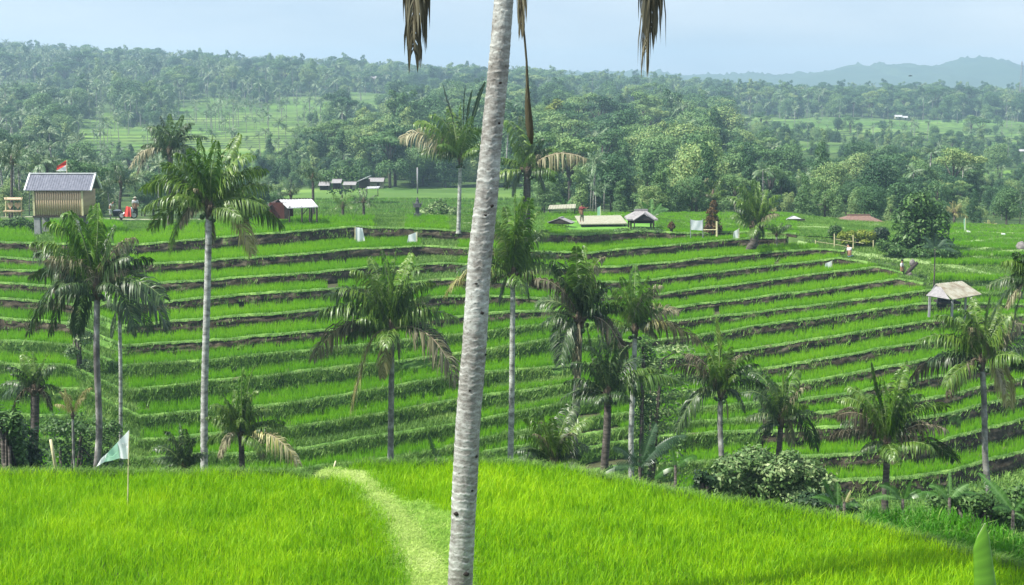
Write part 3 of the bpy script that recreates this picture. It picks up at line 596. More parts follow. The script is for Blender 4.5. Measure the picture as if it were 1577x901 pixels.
# raised earth of the path
g0 = np.linspace(0, 1, 90); cx = np.interp(g0 * (len(pathw) - 1), range(len(pathw)), [p[0][0] for p in pathw]); cy = np.interp(g0 * (len(pathw) - 1), range(len(pathw)), [p[0][1] for p in pathw]); cw = np.interp(g0 * (len(pathw) - 1), range(len(pathw)), [p[1] for p in pathw])
rows = [np.stack([cx + a * cw, cy, -7.02 + b + 0.02 * smooth_noise(g0 * 20, 77 + i, 1.0)], -1) for i, (a, b) in enumerate(((-1.25, 0), (-0.9, 0.13), (0, 0.16), (0.9, 0.13), (1.25, 0)))]
obj('field_path', mesh_np('field_path', np.concatenate(rows), [grid_faces(5, 90)], 'bank', {'green': np.full(450, 0.95)}, smooth=True), kind='structure')
r = np.random.default_rng(31)
def field_points(sp, zlev):
    xs, ys = np.meshgrid(np.arange(-12, 13, sp), np.arange(13, 33, sp)); x = (xs + r.normal(0, sp * 0.25, xs.shape)).ravel(); y = (ys + r.normal(0, sp * 0.25, xs.shape)).ravel()
    return x, y
x, y = field_points(0.115, ZF); u = x / y
pd = path_d(x, y); ok = (y < col(ye, u) - 0.06) & (pd > 0.02) & ~inpoly(x, y, extra) & (np.abs(u) < 0.43) & (y > 13.5)
xl = ok & (x < np.interp(y, [p[0][1] for p in pathw][::-1], [p[0][0] for p in pathw][::-1])); xr = ok & ~xl
for msk, lab, sd_ in ((xl, 'bright green rice filling the near field left of the grassy path', 1), (xr, 'bright green rice filling the near field right of the grassy path', 2)):
    pos = np.stack([x, y, np.full_like(x, -7.02)], -1)[msk]; hh = 0.255 * (1 + 0.20 * noise2(pos[:, 0], pos[:, 1], 0.9) + 0.16 * noise2(pos[:, 0], pos[:, 1], 0.25))
    near = pos[:, 1] < 40
    me = blades('rice', pos, hh, 0.0105, 'rice_near', 17, lean=0.42, spread=0.055, seg=2, seed=700 + sd_)
    o = obj('rice_plants', me, kind='stuff'); o['label'] = lab
# lower field on the right
u = x / y; x2, y2 = field_points(0.17, -7.7); u2 = x2 / y2
ok = (y2 > col(ye, u2) + 0.05) & (y2 < col(7.38 / EDGE2, u2) - 0.05) & (u2 > uu(1270, 790)) & (u2 < 0.5)
pos = np.stack([x2, y2, np.full_like(x2, -7.72)], -1)[ok]
o = obj('rice_plants', blades('rice', pos, 0.30, 0.014, 'rice_low', 17, lean=0.5, spread=0.06, seg=2, seed=710), kind='stuff'); o['label'] = 'darker green rice in the small lower field at right'
# grass of the path and its cut-grass heap
n = 60000; xa = r.uniform(-3.5, 1.5, n); ya = r.uniform(14, 28.5, n); pd = path_d(xa, ya); inx = inpoly(xa, ya, extra)
ok = (pd < 0.05) | inx; zz = np.where(pd < 0, -6.88, -6.95)
pos = np.stack([xa, ya, zz], -1)[ok]; hh = np.where(pd < 0.0, 0.07, 0.17)[ok]
ishp = (pd >= 0.0)[ok]
o = obj('cut_grass', blades('grass', pos[ishp], hh[ishp] * 0.9, 0.012, 'grass_heap', 11, lean=1.8, spread=0.05, seg=2, seed=721), kind='stuff'); o['label'] = 'tangled yellow-green cut grass between the path and the big trunk'
pos = pos[~ishp]; hh = hh[~ishp]
o = obj('path_grass', blades('grass', pos, hh, 0.012, 'grass_pale', 11, lean=1.7, spread=0.05, seg=2, seed=720), kind='stuff'); o['label'] = 'pale cut grass lying on the path between the near fields'
n = 2600; xa = U; 
n = 5000; u = r.uniform(-0.42, 0.42, n); yy = col(ye, u) + r.uniform(-0.05, 0.5, n)
pos = np.stack([u * yy, yy, np.where(yy < col(ye, u) + 0.15, -7.05, -7.7)], -1)
o = obj('edge_grass', blades('grass', pos, 0.26, 0.014, 'grass_bank', 9, lean=0.9, spread=0.05, seg=2, seed=730), kind='stuff'); o['label'] = 'grass along the far edge of the near field'

# ------------------------------------------------------------------ palms
def frond_mesh(path, seed, n=42, ll=0.20, wl=0.010, rad=0.011, hang=0.55, start=0.14, mat='palm_green', tipw=1.0, split=0.0, fwd=0.55, rmat='rachis_green', name='frond'):
    """path: points of the midrib from the crown out; leaflets in two rows, bent down by their own weight"""
    r = np.random.default_rng(seed); path = np.array([tuple(p) for p in path], float)
    seg = np.linalg.norm(np.diff(path, axis=0), axis=1); cl = np.concatenate([[0], np.cumsum(seg)]); Ltot = cl[-1]
    s = start + (1 - start) * (np.arange(n) + 0.5) / n; s = np.concatenate([s, s]); side = np.concatenate([np.ones(n), -np.ones(n)])
    d = s * Ltot; base = np.stack([np.interp(d, cl, path[:, i]) for i in range(3)], -1)
    d2 = np.minimum(d + 0.02 * Ltot, Ltot); t = np.stack([np.interp(d2, cl, path[:, i]) - np.interp(d2 - 0.04 * Ltot, cl, path[:, i]) for i in range(3)], -1); t /= np.linalg.norm(t, axis=1)[:, None]
    ch = path[-1] - path[0]; hz = np.array([ch[0], ch[1], 0.0]); nh = np.linalg.norm(hz)
    sdir = np.cross(hz / nh if nh > 0.05 * Ltot else np.array([1.0, 0, 0]), [0, 0, 1.0]); sdir = sdir - t * (t @ sdir)[:, None]; sdir /= np.linalg.norm(sdir, axis=1)[:, None] + 1e-9
    ra = r.uniform(-0.75, 0.75) if nh > 0.45 * Ltot else r.uniform(-1.5, 1.5); bt = np.cross(t, sdir); sdir = sdir * math.cos(ra) + bt * math.sin(ra)
    up = np.cross(sdir, t); up *= np.sign(up[:, 2:3] + 1e-9)
    prof = np.sin(np.clip((s - start) / (1 - start), 0, 1) ** 0.62 * PI * 0.93 + 0.12) ** 0.7 * 0.92 + 0.10
    L = Ltot * ll * prof * r.uniform(0.78, 1.1, 2 * n); jit = r.normal(0, 0.11, (2 * n, 3)) + 0.16 * np.sin(np.arange(2 * n)[:, None] * np.array([0.71, 0.47, 0.59]) + seed)
    D1 = t * fwd + sdir * side[:, None] * 0.85 + up * 0.28 + jit; D1[:, 2] -= hang * 0.30; D1 /= np.linalg.norm(D1, axis=1)[:, None]
    hg = hang * r.uniform(0.7, 1.3, 2 * n)
    D2 = D1.copy(); D2[:, 2] -= hg * 1.5; D2 /= np.linalg.norm(D2, axis=1)[:, None]
    D3 = D2.copy(); D3[:, 2] -= hg * 2.4; D3 /= np.linalg.norm(D3, axis=1)[:, None]
    p0 = base; p1 = p0 + D1 * (L * 0.30)[:, None]; p2 = p1 + D2 * (L * 0.36)[:, None]; p3 = p2 + D3 * (L * 0.42)[:, None]
    wv = np.cross(D2, up + jit); wv /= np.linalg.norm(wv, axis=1)[:, None] + 1e-9; w_ = Ltot * wl * tipw * r.uniform(0.8, 1.2, 2 * n); wv = wv * w_[:, None]
    # a few leaflets are lost or broken
    keep = r.uniform(0, 1, 2 * n) > split
    V = np.stack([p0 - wv * 0.5, p0 + wv * 0.5, p1 - wv, p1 + wv, p2 - wv * 0.8, p2 + wv * 0.8, p3], 1)[keep].reshape(-1, 3); m = int(keep.sum())
    b = np.arange(m)[:, None] * 7; q = np.concatenate([b + [[0, 1, 3, 2]], b + [[2, 3, 5, 4]]]); tr = b + [[4, 5, 6]]
    rv = np.repeat(np.clip(r.uniform(0, 1, 2 * n)[keep] * 0.75 + 0.25 * r.uniform(), 0, 1), 7)
    mb = MB(); step_ = max(1, len(path) // 9); pp = [tuple(path[i]) for i in range(0, len(path), step_)]
    if len(path) % step_ != 1 or step_ > 1: pp.append(tuple(path[-1]))
    k = len(pp); mb.tube(pp, [Ltot * rad * (1.6 if i == 0 else 1.0) * (1 - 0.85 * i / (k - 1)) for i in range(k)], 4, False)
    V = np.concatenate([V, np.array(mb.v)]); tf = np.array(mb.f) + m * 7
    me = mesh_np(name, V, [q, tr, tf], mat, {'rnd': np.concatenate([rv, np.full(len(mb.v), 0.9)])})
    me.materials.append(M[rmat]); mi = np.zeros(len(me.polygons), np.int32); mi[-len(tf):] = 1
    if len(me.polygons) == len(q) + len(tr) + len(tf): me.polygons.foreach_set('material_index', mi)
    return me
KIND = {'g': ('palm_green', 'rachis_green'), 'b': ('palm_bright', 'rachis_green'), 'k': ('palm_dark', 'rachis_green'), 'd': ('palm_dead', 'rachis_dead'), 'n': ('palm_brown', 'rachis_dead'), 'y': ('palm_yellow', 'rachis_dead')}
def bez(a, b, c, n=16):
    return [a * (1 - s) ** 2 + b * (2 * s * (1 - s)) + c * s * s for s in (i / (n - 1) for i in range(n))]
def trunk_mesh(pts, r0, r1, seed, mat, rings=26, n=10, ringamp=0.05, base_flare=1.5):
    rr = random.Random(seed); m = rings * 2; P_ = []; R_ = []; pts = [Vector(p) for p in pts]
    for i in range(m + 1):
        s = i / m; q = s * (len(pts) - 1); j = min(int(q), len(pts) - 2); f = q - j
        a = pts[max(j - 1, 0)]; b = pts[j]; c = pts[j + 1]; d = pts[min(j + 2, len(pts) - 1)]
        p = 0.5 * ((2 * b) + (c - a) * f + (2 * a - 5 * b + 4 * c - d) * f * f + (3 * b - 3 * c + d - a) * f ** 3)
        P_.append(p); R_.append((r0 + (r1 - r0) * s) * (1 + (base_flare - 1) * max(0, 1 - s * 14)) * (1 + (ringamp if i % 2 else -ringamp) * rr.uniform(0.4, 1.2)))
    mb = MB(); mb.tube(P_, R_, n, True); return mb.mesh('trunk', mat, True)
def coconut_palm(label, crown, Y, base, tips, rpx, fill=8, fk='g', trad=0.14, tmat='bark_grey', seed=0, zb=None, nuts=True, group=None, hang=0.7, n=74, trunk=True, fillup=0.1, kindname='coconut_palm', wob=6):
    rr = random.Random(seed); C0 = P(crown[0], crown[1], Y); bp = P(base[0], base[1], Y); gz = G(bp.x, bp.y) if zb is None else zb
    # follow the trunk line from crown through the visible lower point down to the ground
    s = (gz - C0.z) / min(-0.05, (bp.z - C0.z)) if bp.z < C0.z - 0.3 else 1.0
    s = min(max(s, 0.5), 6.0); bx = C0.x + (bp.x - C0.x) * min(s, 1 + (s - 1) * 0.6)
    root = thing(kindname, label, 'palm tree', (bx, Y, gz), 0, group); R0 = Vector((bx, Y, gz)); c = C0 - R0
    if trunk:
        mid = c * 0.5 + Vector(((rr.uniform(-1, 1)) * 0.08, rr.uniform(-0.2, 0.2), 0)); q3 = c * 0.25 + Vector((rr.uniform(-1, 1) * 0.05, 0, 0))
        L_ = max(c.z, 0.5); rings = int(min(70, max(10, L_ / 0.14)))
        obj('trunk', trunk_mesh([Vector((0, 0, -0.2)), q3, mid, c * 0.78, c], trad * 1.12, trad * 0.86, seed, tmat, rings), root)
    ppm = F / Y; sc_ = rpx / ppm
    mb = MB()
    mb.tube([c + Vector((0, 0, -0.16 * sc_)), c + Vector((0, 0, -0.02)), c + Vector((0, 0, 0.12 * sc_)), c + Vector((0, 0, 0.24 * sc_))], [trad * 0.9, trad * 1.35, trad * 1.05, trad * 0.3], 8)
    for i in range(9):
        a = rr.uniform(0, 2 * PI); mb.tube([c + Vector((math.cos(a) * trad * 0.8, math.sin(a) * trad * 0.8, -0.05 * sc_)), c + Vector((math.cos(a) * trad * 2.2, math.sin(a) * trad * 2.2, 0.06 * sc_))], [trad * 0.42, trad * 0.18], 5)
    mb.build('leaf_sheath', 'fibre', root, True)
    if nuts:
        mb = MB()
        for i in range(6):
            a = 2 * PI * i / 6 + rr.uniform(-0.2, 0.2); rad = 0.032 * sc_ * rr.uniform(0.7, 1.1) + 0.02; q = c + Vector((math.cos(a) * trad * 1.9, math.sin(a) * trad * 1.9, -0.07 * sc_ - rr.uniform(0, 0.10) * sc_))
            mb.tube([q + Vector((0, 0, z * rad)) for z in (-1, -0.75, 0, 0.7, 1)], [rad * 0.1, rad * 0.66, rad * 0.95, rad * 0.62, rad * 0.1], 7)
        mb.build('coconut_cluster', 'palm_dark', root, True)['kind'] = 'stuff'
    k = 0
    for tip in tips:
        dx, dy, kd = (tip[0] - crown[0]) / ppm, (crown[1] - tip[1]) / ppm, tip[2] if len(tip) > 2 else fk
        ln = math.hypot(dx, dy); dpt = rr.uniform(-0.45, 0.45) * ln if len(tip) < 4 else tip[3] * ln
        spear = 's' in kd; kd = kd.replace('s', '') or 'b'
        lift = 0.38 if abs(dx) > 0.35 * ln else (0.08 if dy > 0 else 0.34)
        if dy < -0.4 * ln: lift += 0.16
        c1 = c + Vector((dx * (0.45 if dy > -0.3 * ln else 0.62), dpt * 0.5, max(dy * 0.62, dy * 0.35) + lift * ln * rr.uniform(0.8, 1.15)))
        if spear: path = bez(c, c + Vector((dx * 0.4, 0, dy * 0.5)), c + Vector((dx, dpt * 0.2, dy)))
        else: path = bez(c, c1, c + Vector((dx, dpt, dy)))
        path = [q + Vector((math.sin(i * 0.55 + seed) * ln * 0.008, math.cos(i * 0.5 + seed * 2) * ln * 0.01, 0)) for i, q in enumerate(path)]
        ma, rm = KIND[kd]
        if spear: me = frond_mesh(path, seed * 100 + k, n, ll=0.09, wl=0.009, hang=0.05, start=0.45, mat=ma, fwd=2.6, rmat=rm)
        else: me = frond_mesh(path, seed * 100 + k, n, ll=min(0.40, (0.33 if abs(dx) > 0.4 * ln else 0.21) * max(1.0, 0.9 * sc_ / ln)), wl=0.0080 * max(1.0, 0.8 * sc_ / ln), hang=hang * rr.uniform(0.55, 1.5) * (1.35 if kd in 'dn' else 1), start=rr.uniform(0.12, 0.2), mat=ma, split=0.03 if kd not in 'dn' else 0.15, rmat=rm)
        obj('frond', me, root); k += 1
    fill = int(fill * 0.7)
    for i in range(fill):
        a = 2 * PI * (i + rr.uniform(-0.3, 0.3)) / max(fill, 1) + seed; el = math.radians(rr.uniform(-10, 75) + fillup * 40); L_ = sc_ * rr.uniform(0.78, 1.05)
        h = Vector((math.cos(a), math.sin(a) , 0)); d0 = h * math.cos(el) + Vector((0, 0, math.sin(el))); 
        c1 = c + d0 * L_ * 0.62; e = c + h * L_ * (0.78 * math.cos(el * 0.75)) + Vector((0, 0, L_ * (math.sin(el) * 0.85 - 0.30 * math.cos(el))))
        ma, rm = KIND[fk]
        obj('frond', frond_mesh(bez(c, c1, e), seed * 100 + 50 + i, n - 6, ll=0.36, wl=0.0085, hang=hang * rr.uniform(0.8, 1.5), mat=ma, rmat=rm), root)
    return root
CP = coconut_palm
CP('tall palm with pale slim trunk and wide windblown crown left of the red shed', (322, 322), 58, (311, 715),
   [(298, 228, 'b'), (314, 212, 'b'), (328, 208, 'b'), (345, 216, 'b'), (363, 208, 'g'), (276, 236), (252, 258), (232, 275), (216, 292), (220, 322), (232, 352), (250, 392, 'g'), (277, 348, 'd'), (405, 265), (392, 240), (412, 290), (428, 352), (385, 392, 'y'), (388, 330), (412, 318), (340, 262), (300, 290, 'd'), (366, 300), (264, 300), (318, 375, 'd')],
   112, 7, trad=0.155, tmat='bark_pale', seed=1)
CP('large dark drooping palm on a slim trunk, second crown from the left edge', (150, 445), 50, (144, 715),
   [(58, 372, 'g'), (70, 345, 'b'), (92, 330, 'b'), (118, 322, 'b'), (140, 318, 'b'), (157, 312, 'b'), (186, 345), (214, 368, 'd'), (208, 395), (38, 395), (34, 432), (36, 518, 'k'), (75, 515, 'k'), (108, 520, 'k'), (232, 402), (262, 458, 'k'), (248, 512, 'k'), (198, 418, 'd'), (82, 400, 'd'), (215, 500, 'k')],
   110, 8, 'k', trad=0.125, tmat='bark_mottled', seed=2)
CP('thin palm with few hanging fronds between the dark palm and tall pale one', (184, 478), 55, (187, 700),
   [(212, 455, 'k'), (226, 480, 'k'), (205, 520, 'k'), (172, 520, 'k'), (160, 470, 'k'), (198, 440, 'k'), (228, 515, 'k')], 48, 3, 'k', trad=0.08, tmat='bark_pale', seed=3, nuts=False)
CP('short dark palm with a brown ragged trunk at the left edge beside the bush', (54, 600), 46, (50, 718),
   [(2, 592, 'k'), (8, 565, 'k'), (28, 548, 'g'), (52, 540, 'g'), (72, 546, 'g'), (92, 562, 'k'), (-8, 618, 'k'), (92, 600, 'k'), (18, 640, 'n'), (84, 628, 'n'), (40, 560, 'g')], 56, 8, 'k', trad=0.16, tmat='bark_dark', seed=4)
CP('small yellow palm sapling with three stiff fronds between the dark trunks', (112, 640), 50, (113, 700),
   [(84, 622, 'y'), (108, 592, 'y'), (140, 598, 'y'), (132, 612, 'y'), (96, 600, 'y')], 36, 0, 'y', trad=0.05, tmat='bark_grey', seed=5, nuts=False, hang=0.9)
CP('young palm with tall upright fronds growing low right of the pale trunk', (372, 668), 55, (372, 700),
   [(392, 557, 'b'), (382, 560, 'b'), (372, 566, 'b'), (345, 592), (330, 618), (322, 650), (402, 598), (418, 632), (466, 704, 'y'), (440, 660), (340, 700, 'd'), (405, 706, 'd'), (360, 600, 'g'), (350, 640, 'n')], 95, 16, 'g', trad=0.13, tmat='bark_dark', seed=6, nuts=False)
CP('low dark palm clump peeping over the near rice left of the pale trunk', (284, 722), 46, (284, 730),
   [(238, 688, 'k'), (252, 664, 'k'), (272, 655, 'k'), (292, 652, 'k'), (306, 668, 'k'), (236, 708, 'k'), (312, 700, 'k'), (262, 672, 'k')], 62, 14, 'k', trad=0.1, tmat='bark_dark', seed=7, nuts=False)
CP('full green palm mid-slope with pale yellow dry fronds hanging below its crown', (603, 508), 60, (602, 705),
   [(590, 384, 'b'), (600, 392, 'b'), (613, 382, 'b'), (632, 392, 'b'), (650, 410, 'g'), (668, 438), (676, 470), (486, 480), (520, 440), (545, 412, 'g'), (566, 398, 'g'), (478, 556, 'd'), (543, 628, 'y'), (590, 580, 'y'), (708, 490), (706, 582, 'd'), (692, 540, 'k'), (574, 425), (552, 452), (640, 440), (520, 510, 'n'), (612, 556, 'd'), (500, 452)],
   112, 9, trad=0.135, tmat='bark_grey', seed=8)
CP('full green palm standing right behind the big trunk, pale trunk below its crown', (790, 425), 62, (787, 700),
   [(793, 298, 'b'), (806, 300, 'b'), (818, 304, 'b'), (832, 328, 'g'), (778, 318, 'g'), (762, 332), (846, 358), (856, 392), (686, 458, 'y'), (752, 440, 'd'), (832, 446, 'n'), (740, 380), (725, 402), (815, 462, 'k'), (858, 418), (704, 420, 'k'), (770, 352, 'g'), (800, 345), (770, 470, 'k')],
   98, 9, trad=0.13, tmat='bark_pale', seed=9)
CP('palm on the hilltop with upright spears and a leaning foot, left of the big trunk', (709, 245), 112, (706, 352),
   [(683, 132, 'ks'), (718, 136, 'ks'), (728, 142, 'ks'), (747, 130, 'ks'), (617, 214, 'd'), (640, 190), (662, 178), (648, 236), (690, 165, 'g'), (710, 160, 'g'), (742, 200), (748, 232), (690, 195), (676, 240, 'k'), (728, 180, 'g'), (664, 212, 'd')],
   82, 7, trad=0.15, tmat='bark_pale', seed=10, zb=-10.6)
CP('dark leafy palm on the hilltop just right of the big trunk', (812, 262), 112, (811, 335),
   [(776, 188, 'g'), (788, 222, 'g'), (802, 180, 'k'), (836, 214, 'k'), (848, 232, 'k'), (900, 243, 'd'), (868, 236), (772, 252), (780, 290, 'k'), (838, 290, 'k'), (822, 205, 'g'), (862, 262, 'k'), (790, 300, 'k'), (832, 240, 'd')],
   74, 9, trad=0.30, tmat='bark_dark', seed=11)
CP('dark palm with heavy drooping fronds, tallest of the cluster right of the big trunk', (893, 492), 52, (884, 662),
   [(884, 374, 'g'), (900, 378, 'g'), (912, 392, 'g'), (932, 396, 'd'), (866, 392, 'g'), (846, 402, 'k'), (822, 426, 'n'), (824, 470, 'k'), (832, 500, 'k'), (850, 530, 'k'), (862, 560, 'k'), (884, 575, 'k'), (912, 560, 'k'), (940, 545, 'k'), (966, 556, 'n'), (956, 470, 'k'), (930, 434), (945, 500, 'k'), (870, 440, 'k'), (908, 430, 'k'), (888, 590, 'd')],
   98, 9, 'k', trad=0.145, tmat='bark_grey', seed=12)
CP('bright upright palm with torn pale frond tips, behind the dark cluster', (978, 508), 62, (972, 698),
   [(955, 425, 'b'), (966, 418, 'b'), (980, 412, 'b'), (994, 420, 'b'), (1016, 436, 'd'), (1046, 480, 'd'), (1078, 524, 'd'), (940, 440, 'g'), (930, 470), (1016, 470, 'g'), (1012, 520, 'd'), (948, 530, 'k'), (1002, 440, 'g'), (1024, 500, 'k'), (1050, 510, 'y')],
   86, 7, trad=0.12, tmat='bark_pale', seed=13)
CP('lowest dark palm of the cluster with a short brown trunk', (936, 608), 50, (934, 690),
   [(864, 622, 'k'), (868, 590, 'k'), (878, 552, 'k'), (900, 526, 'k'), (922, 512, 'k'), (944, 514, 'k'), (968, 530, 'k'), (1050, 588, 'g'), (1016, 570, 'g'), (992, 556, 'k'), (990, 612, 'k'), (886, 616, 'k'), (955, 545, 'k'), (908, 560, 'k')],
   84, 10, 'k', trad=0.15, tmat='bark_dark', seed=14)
CP('thin lone palm with a brown dead frond hanging left, right of the cluster', (1110, 604), 52, (1108, 712),
   [(1103, 488, 'gs'), (1108, 505, 'b'), (1120, 525, 'g'), (1086, 530, 'g'), (1056, 548, 'n'), (1034, 565, 'n'), (1042, 668, 'k'), (1070, 600, 'k'), (1172, 566, 'k'), (1182, 600, 'k'), (1122, 646, 'd'), (1140, 548, 'd'), (1152, 640, 'k'), (1132, 560, 'g'), (1090, 560), (1060, 585, 'k'), (1160, 545)],
   82, 6, trad=0.11, tmat='bark_grey', seed=15)
CP('short bushy palm with a dark crown above the pale bush', (1203, 648), 54, (1198, 702),
   [(1142, 606, 'k'), (1158, 578, 'k'), (1178, 572, 'g'), (1204, 566, 'gs'), (1214, 580, 'b'), (1236, 574, 'g'), (1250, 596, 'd'), (1146, 642, 'k'), (1264, 640, 'k'), (1266, 700, 'k'), (1178, 668, 'k'), (1240, 620, 'g'), (1224, 690, 'd'), (1190, 600, 'g'), (1160, 612, 'k'), (1238, 660, 'n')],
   68, 8, 'k', trad=0.12, tmat='bark_dark', seed=16)
CP('low spreading palm with brown tips and tall spears right of the pale bush', (1366, 684), 46, (1365, 745),
   [(1334, 553, 'gs'), (1392, 550, 'b'), (1400, 565, 'g'), (1368, 568, 'b'), (1350, 575, 'b'), (1288, 614, 'g'), (1280, 634, 'n'), (1272, 676, 'n'), (1300, 655, 'k'), (1460, 626, 'g'), (1456, 658, 'n'), (1482, 716, 'k'), (1440, 690, 'd'), (1402, 592, 'g'), (1338, 602, 'g'), (1322, 690, 'k'), (1426, 610, 'g'), (1310, 600, 'g'), (1410, 640, 'k')],
   102, 6, trad=0.12, tmat='bark_dark', seed=17)
CP('thin-trunked palm with a brown dead skirt beside the field hut at right', (1512, 556), 50, (1526, 745),
   [(1412, 524, 'g'), (1438, 486, 'g'), (1414, 592, 'n'), (1456, 606, 'n'), (1470, 590, 'n'), (1430, 560, 'k'), (1502, 460, 'g'), (1518, 452, 'gs'), (1540, 470, 'g'), (1580, 500, 'd'), (1600, 540, 'k'), (1570, 634, 'y'), (1548, 604, 'd'), (1466, 470, 'g'), (1484, 500, 'd'), (1596, 575, 'k'), (1450, 520), (1560, 480)],
   100, 7, trad=0.115, tmat='bark_grey', seed=18)
CP('palm cut off by the right edge with drooping dark fronds', (1592, 440), 44, (1600, 720),
   [(1528, 444, 'k'), (1534, 402, 'g'), (1550, 472, 'd'), (1534, 492, 'k'), (1566, 398, 'k'), (1572, 522, 'k'), (1552, 425, 'k'), (1646, 420, 'k'), (1640, 480, 'k'), (1600, 380, 'g'), (1630, 400, 'g')],
   80, 7, 'k', trad=0.13, tmat='bark_dark', seed=19)
CP('ground-hugging palm with arching fronds at the edge of the near rice', (853, 712), 40, (853, 730),
   [(796, 662, 'g'), (792, 690, 'k'), (806, 640, 'g'), (828, 622, 'g'), (848, 634, 'g'), (872, 640, 'g'), (890, 628, 'k'), (914, 646, 'g'), (908, 690, 'k'), (800, 706, 'k'), (896, 706, 'k'), (820, 664, 'd'), (884, 664, 'd')],
   70, 14, 'g', trad=0.12, tmat='bark_dark', seed=20, nuts=False)
CP('dark ragged palm behind the left shoulder of the tall pale palm', (262, 232), 118, (262, 335),
   [(206, 256, 'd'), (212, 236, 'k'), (224, 196, 'k'), (244, 180, 'k'), (262, 176, 'g'), (280, 178, 'g'), (300, 190, 'k'), (314, 214, 'k'), (232, 214, 'k'), (210, 268, 'n'), (290, 240, 'k'), (310, 240, 'k')],
   60, 10, 'k', trad=0.25, tmat='bark_dark', seed=21)
CP('squat greyish palm on the hilltop right of the white banner', (1163, 350), 112, (1158, 372),
   [(1134, 288), (1146, 282), (1158, 275), (1172, 282), (1184, 294), (1200, 300), (1130, 322, 'k'), (1196, 330, 'd'), (1150, 300), (1126, 305), (1176, 300), (1188, 315), (1140, 312)],
   66, 9, trad=0.38, tmat='bark_dark', seed=22, nuts=False)
CP('tiny palm with one drooping frond right of the squat hilltop palm', (1196, 362), 114, (1196, 372),
   [(1216, 346, 'k'), (1222, 352, 'g'), (1180, 352, 'k'), (1206, 344, 'g'), (1188, 346, 'g')], 26, 3, trad=0.08, tmat='bark_grey', seed=23, nuts=False)
bgp = [('dark palm at the far left behind the bamboo stall', (18, 252), 140, (18, 320), 52, 'k'), ('dark palm rising behind the bamboo shed', (186, 282), 138, (186, 325), 48, 'k'),
       ('dark spreading palm left of the shed with the flag', (72, 262), 150, (72, 322), 40, 'k'), ('dark palm close behind the red shed', (482, 276), 142, (482, 325), 42, 'k'),
       ('low palm right of the red shed', (528, 318), 135, (528, 334), 34, 'g'), ('low leaning palm nearest to the grey huts', (560, 312), 138, (560, 334), 34, 'k'),
       ('low palm half hidden behind the big green palm', (448, 300), 150, (448, 326), 30, 'k'), ('pale-tipped palm behind the brown shrub', (1072, 306), 150, (1072, 325), 42, 'd'),
       ('grey-green palm left of the squat hilltop palm', (1098, 300), 152, (1098, 325), 38, 'g'), ('thin palm behind the right field with a straw-coloured crown', (1470, 328), 150, (1470, 350), 26, 'y'),
       ('small yellow palm on the far right field', (1524, 350), 138, (1524, 362), 18, 'y'), ('small yellow-topped tree palm on the far right plateau', (1190, 328), 140, (1190, 336), 15, 'y')]
for i, (lab, c, Y, b, rp, fk) in enumerate(bgp):
    CP(lab, c, Y, b, [], rp, 16, fk, trad=0.14, tmat='bark_dark', seed=30 + i, nuts=False, n=34, hang=0.9)

# the big trunk in front, with dead fronds hanging from a crown above the picture
YM = 18.0; ax = [(706, 1030), (709, 901), (714, 780), (722, 640), (730, 540), (739, 400), (750, 300), (758, 200), (768, 100), (776, 0), (784, -120), (790, -260), (794, -380)]
wid = [50, 41.5, 40.5, 40, 39, 37.5, 35.5, 33.5, 32, 30, 29, 28, 28]
pts = [P(a, b, YM) for a, b in ax]; pts[0].z = -7.05
root = thing('coconut_palm', 'big pale ringed trunk in the foreground, cut off by the top of the picture', 'palm tree', tuple(pts[0])); R0 = pts[0].copy()
zs = np.array([p.z for p in pts]); xs = np.array([p.x for p in pts]); ws = np.array(wid) / 2 / F * YM
o_ = np.argsort(zs); zz = np.arange(zs.min(), zs.max(), 0.011); cxx = np.interp(zz, zs[o_], xs[o_]); cxx = np.convolve(np.pad(cxx, 20, 'edge'), np.ones(41) / 41, 'valid'); rw = np.interp(zz, zs[o_], ws[o_])
rr = np.random.default_rng(8); rings = [zs.min()]
while rings[-1] < zs.max(): rings.append(rings[-1] + rr.uniform(0.075, 0.16))
rings = np.array(rings); NA = 64; th = np.arange(NA) / NA * 2 * PI; Vv = []; at = []
TH, ZZ = np.meshgrid(th, zz)
wave = 0.026 * noise2(np.cos(TH) * 2 + 9, np.sin(TH) * 2 + ZZ * 0.9 + 40, 0.9) + 0.008 * noise2(np.cos(TH) * 7, np.sin(TH) * 7 + ZZ * 5, 1.0)
zq = ZZ + wave; idx = np.searchsorted(rings, zq) - 1; idx = np.clip(idx, 0, len(rings) - 2); fr = (zq - rings[idx]) / (rings[idx + 1] - rings[idx])
amp = rr.uniform(0.35, 1.25, len(rings))[idx] * (0.6 + 0.4 * noise2(np.cos(TH) * 3 + 50, np.sin(TH) * 3 + ZZ * 3, 1.0))
rough = noise2(TH * 3.0 + 0.0, ZZ * 14, 1.0) * 0.0028 * np.sin(TH / 2) + noise2(np.cos(TH) * 14, np.sin(TH) * 14 + ZZ * 26, 1.0) * 0.003
ridge_ = np.exp(-((fr) / 0.10) ** 2) + np.exp(-((1 - fr) / 0.14) ** 2)
RR = rw[:, None] * (0.965 + 0.0) + amp * 0.0062 * ridge_ - 0.0035 * np.exp(-((fr - 0.22) / 0.09) ** 2) * amp + rough + 0.008 * noise2(np.cos(TH) * 1.2 + 3, np.sin(TH) * 1.2 + ZZ * 1.6, 1.0)
XX = cxx[:, None] + RR * np.cos(TH) - R0.x; YY = YM + RR * np.sin(TH) - R0.y
fc = []; nr = len(zz); i = np.arange(nr - 1)[:, None] * NA + np.arange(NA)[None, :]; j = np.arange(nr - 1)[:, None] * NA + ((np.arange(NA) + 1) % NA)[None, :]
fc = np.stack([i, j, j + NA, i + NA], -1).reshape(-1, 4)
obj('trunk', mesh_np('trunk', np.stack([XX, YY, ZZ - R0.z], -1).reshape(-1, 3), [fc], 'bark_main', {'rnd': np.clip(ridge_ * amp, 0, 1.3).ravel()}, smooth=True), root)
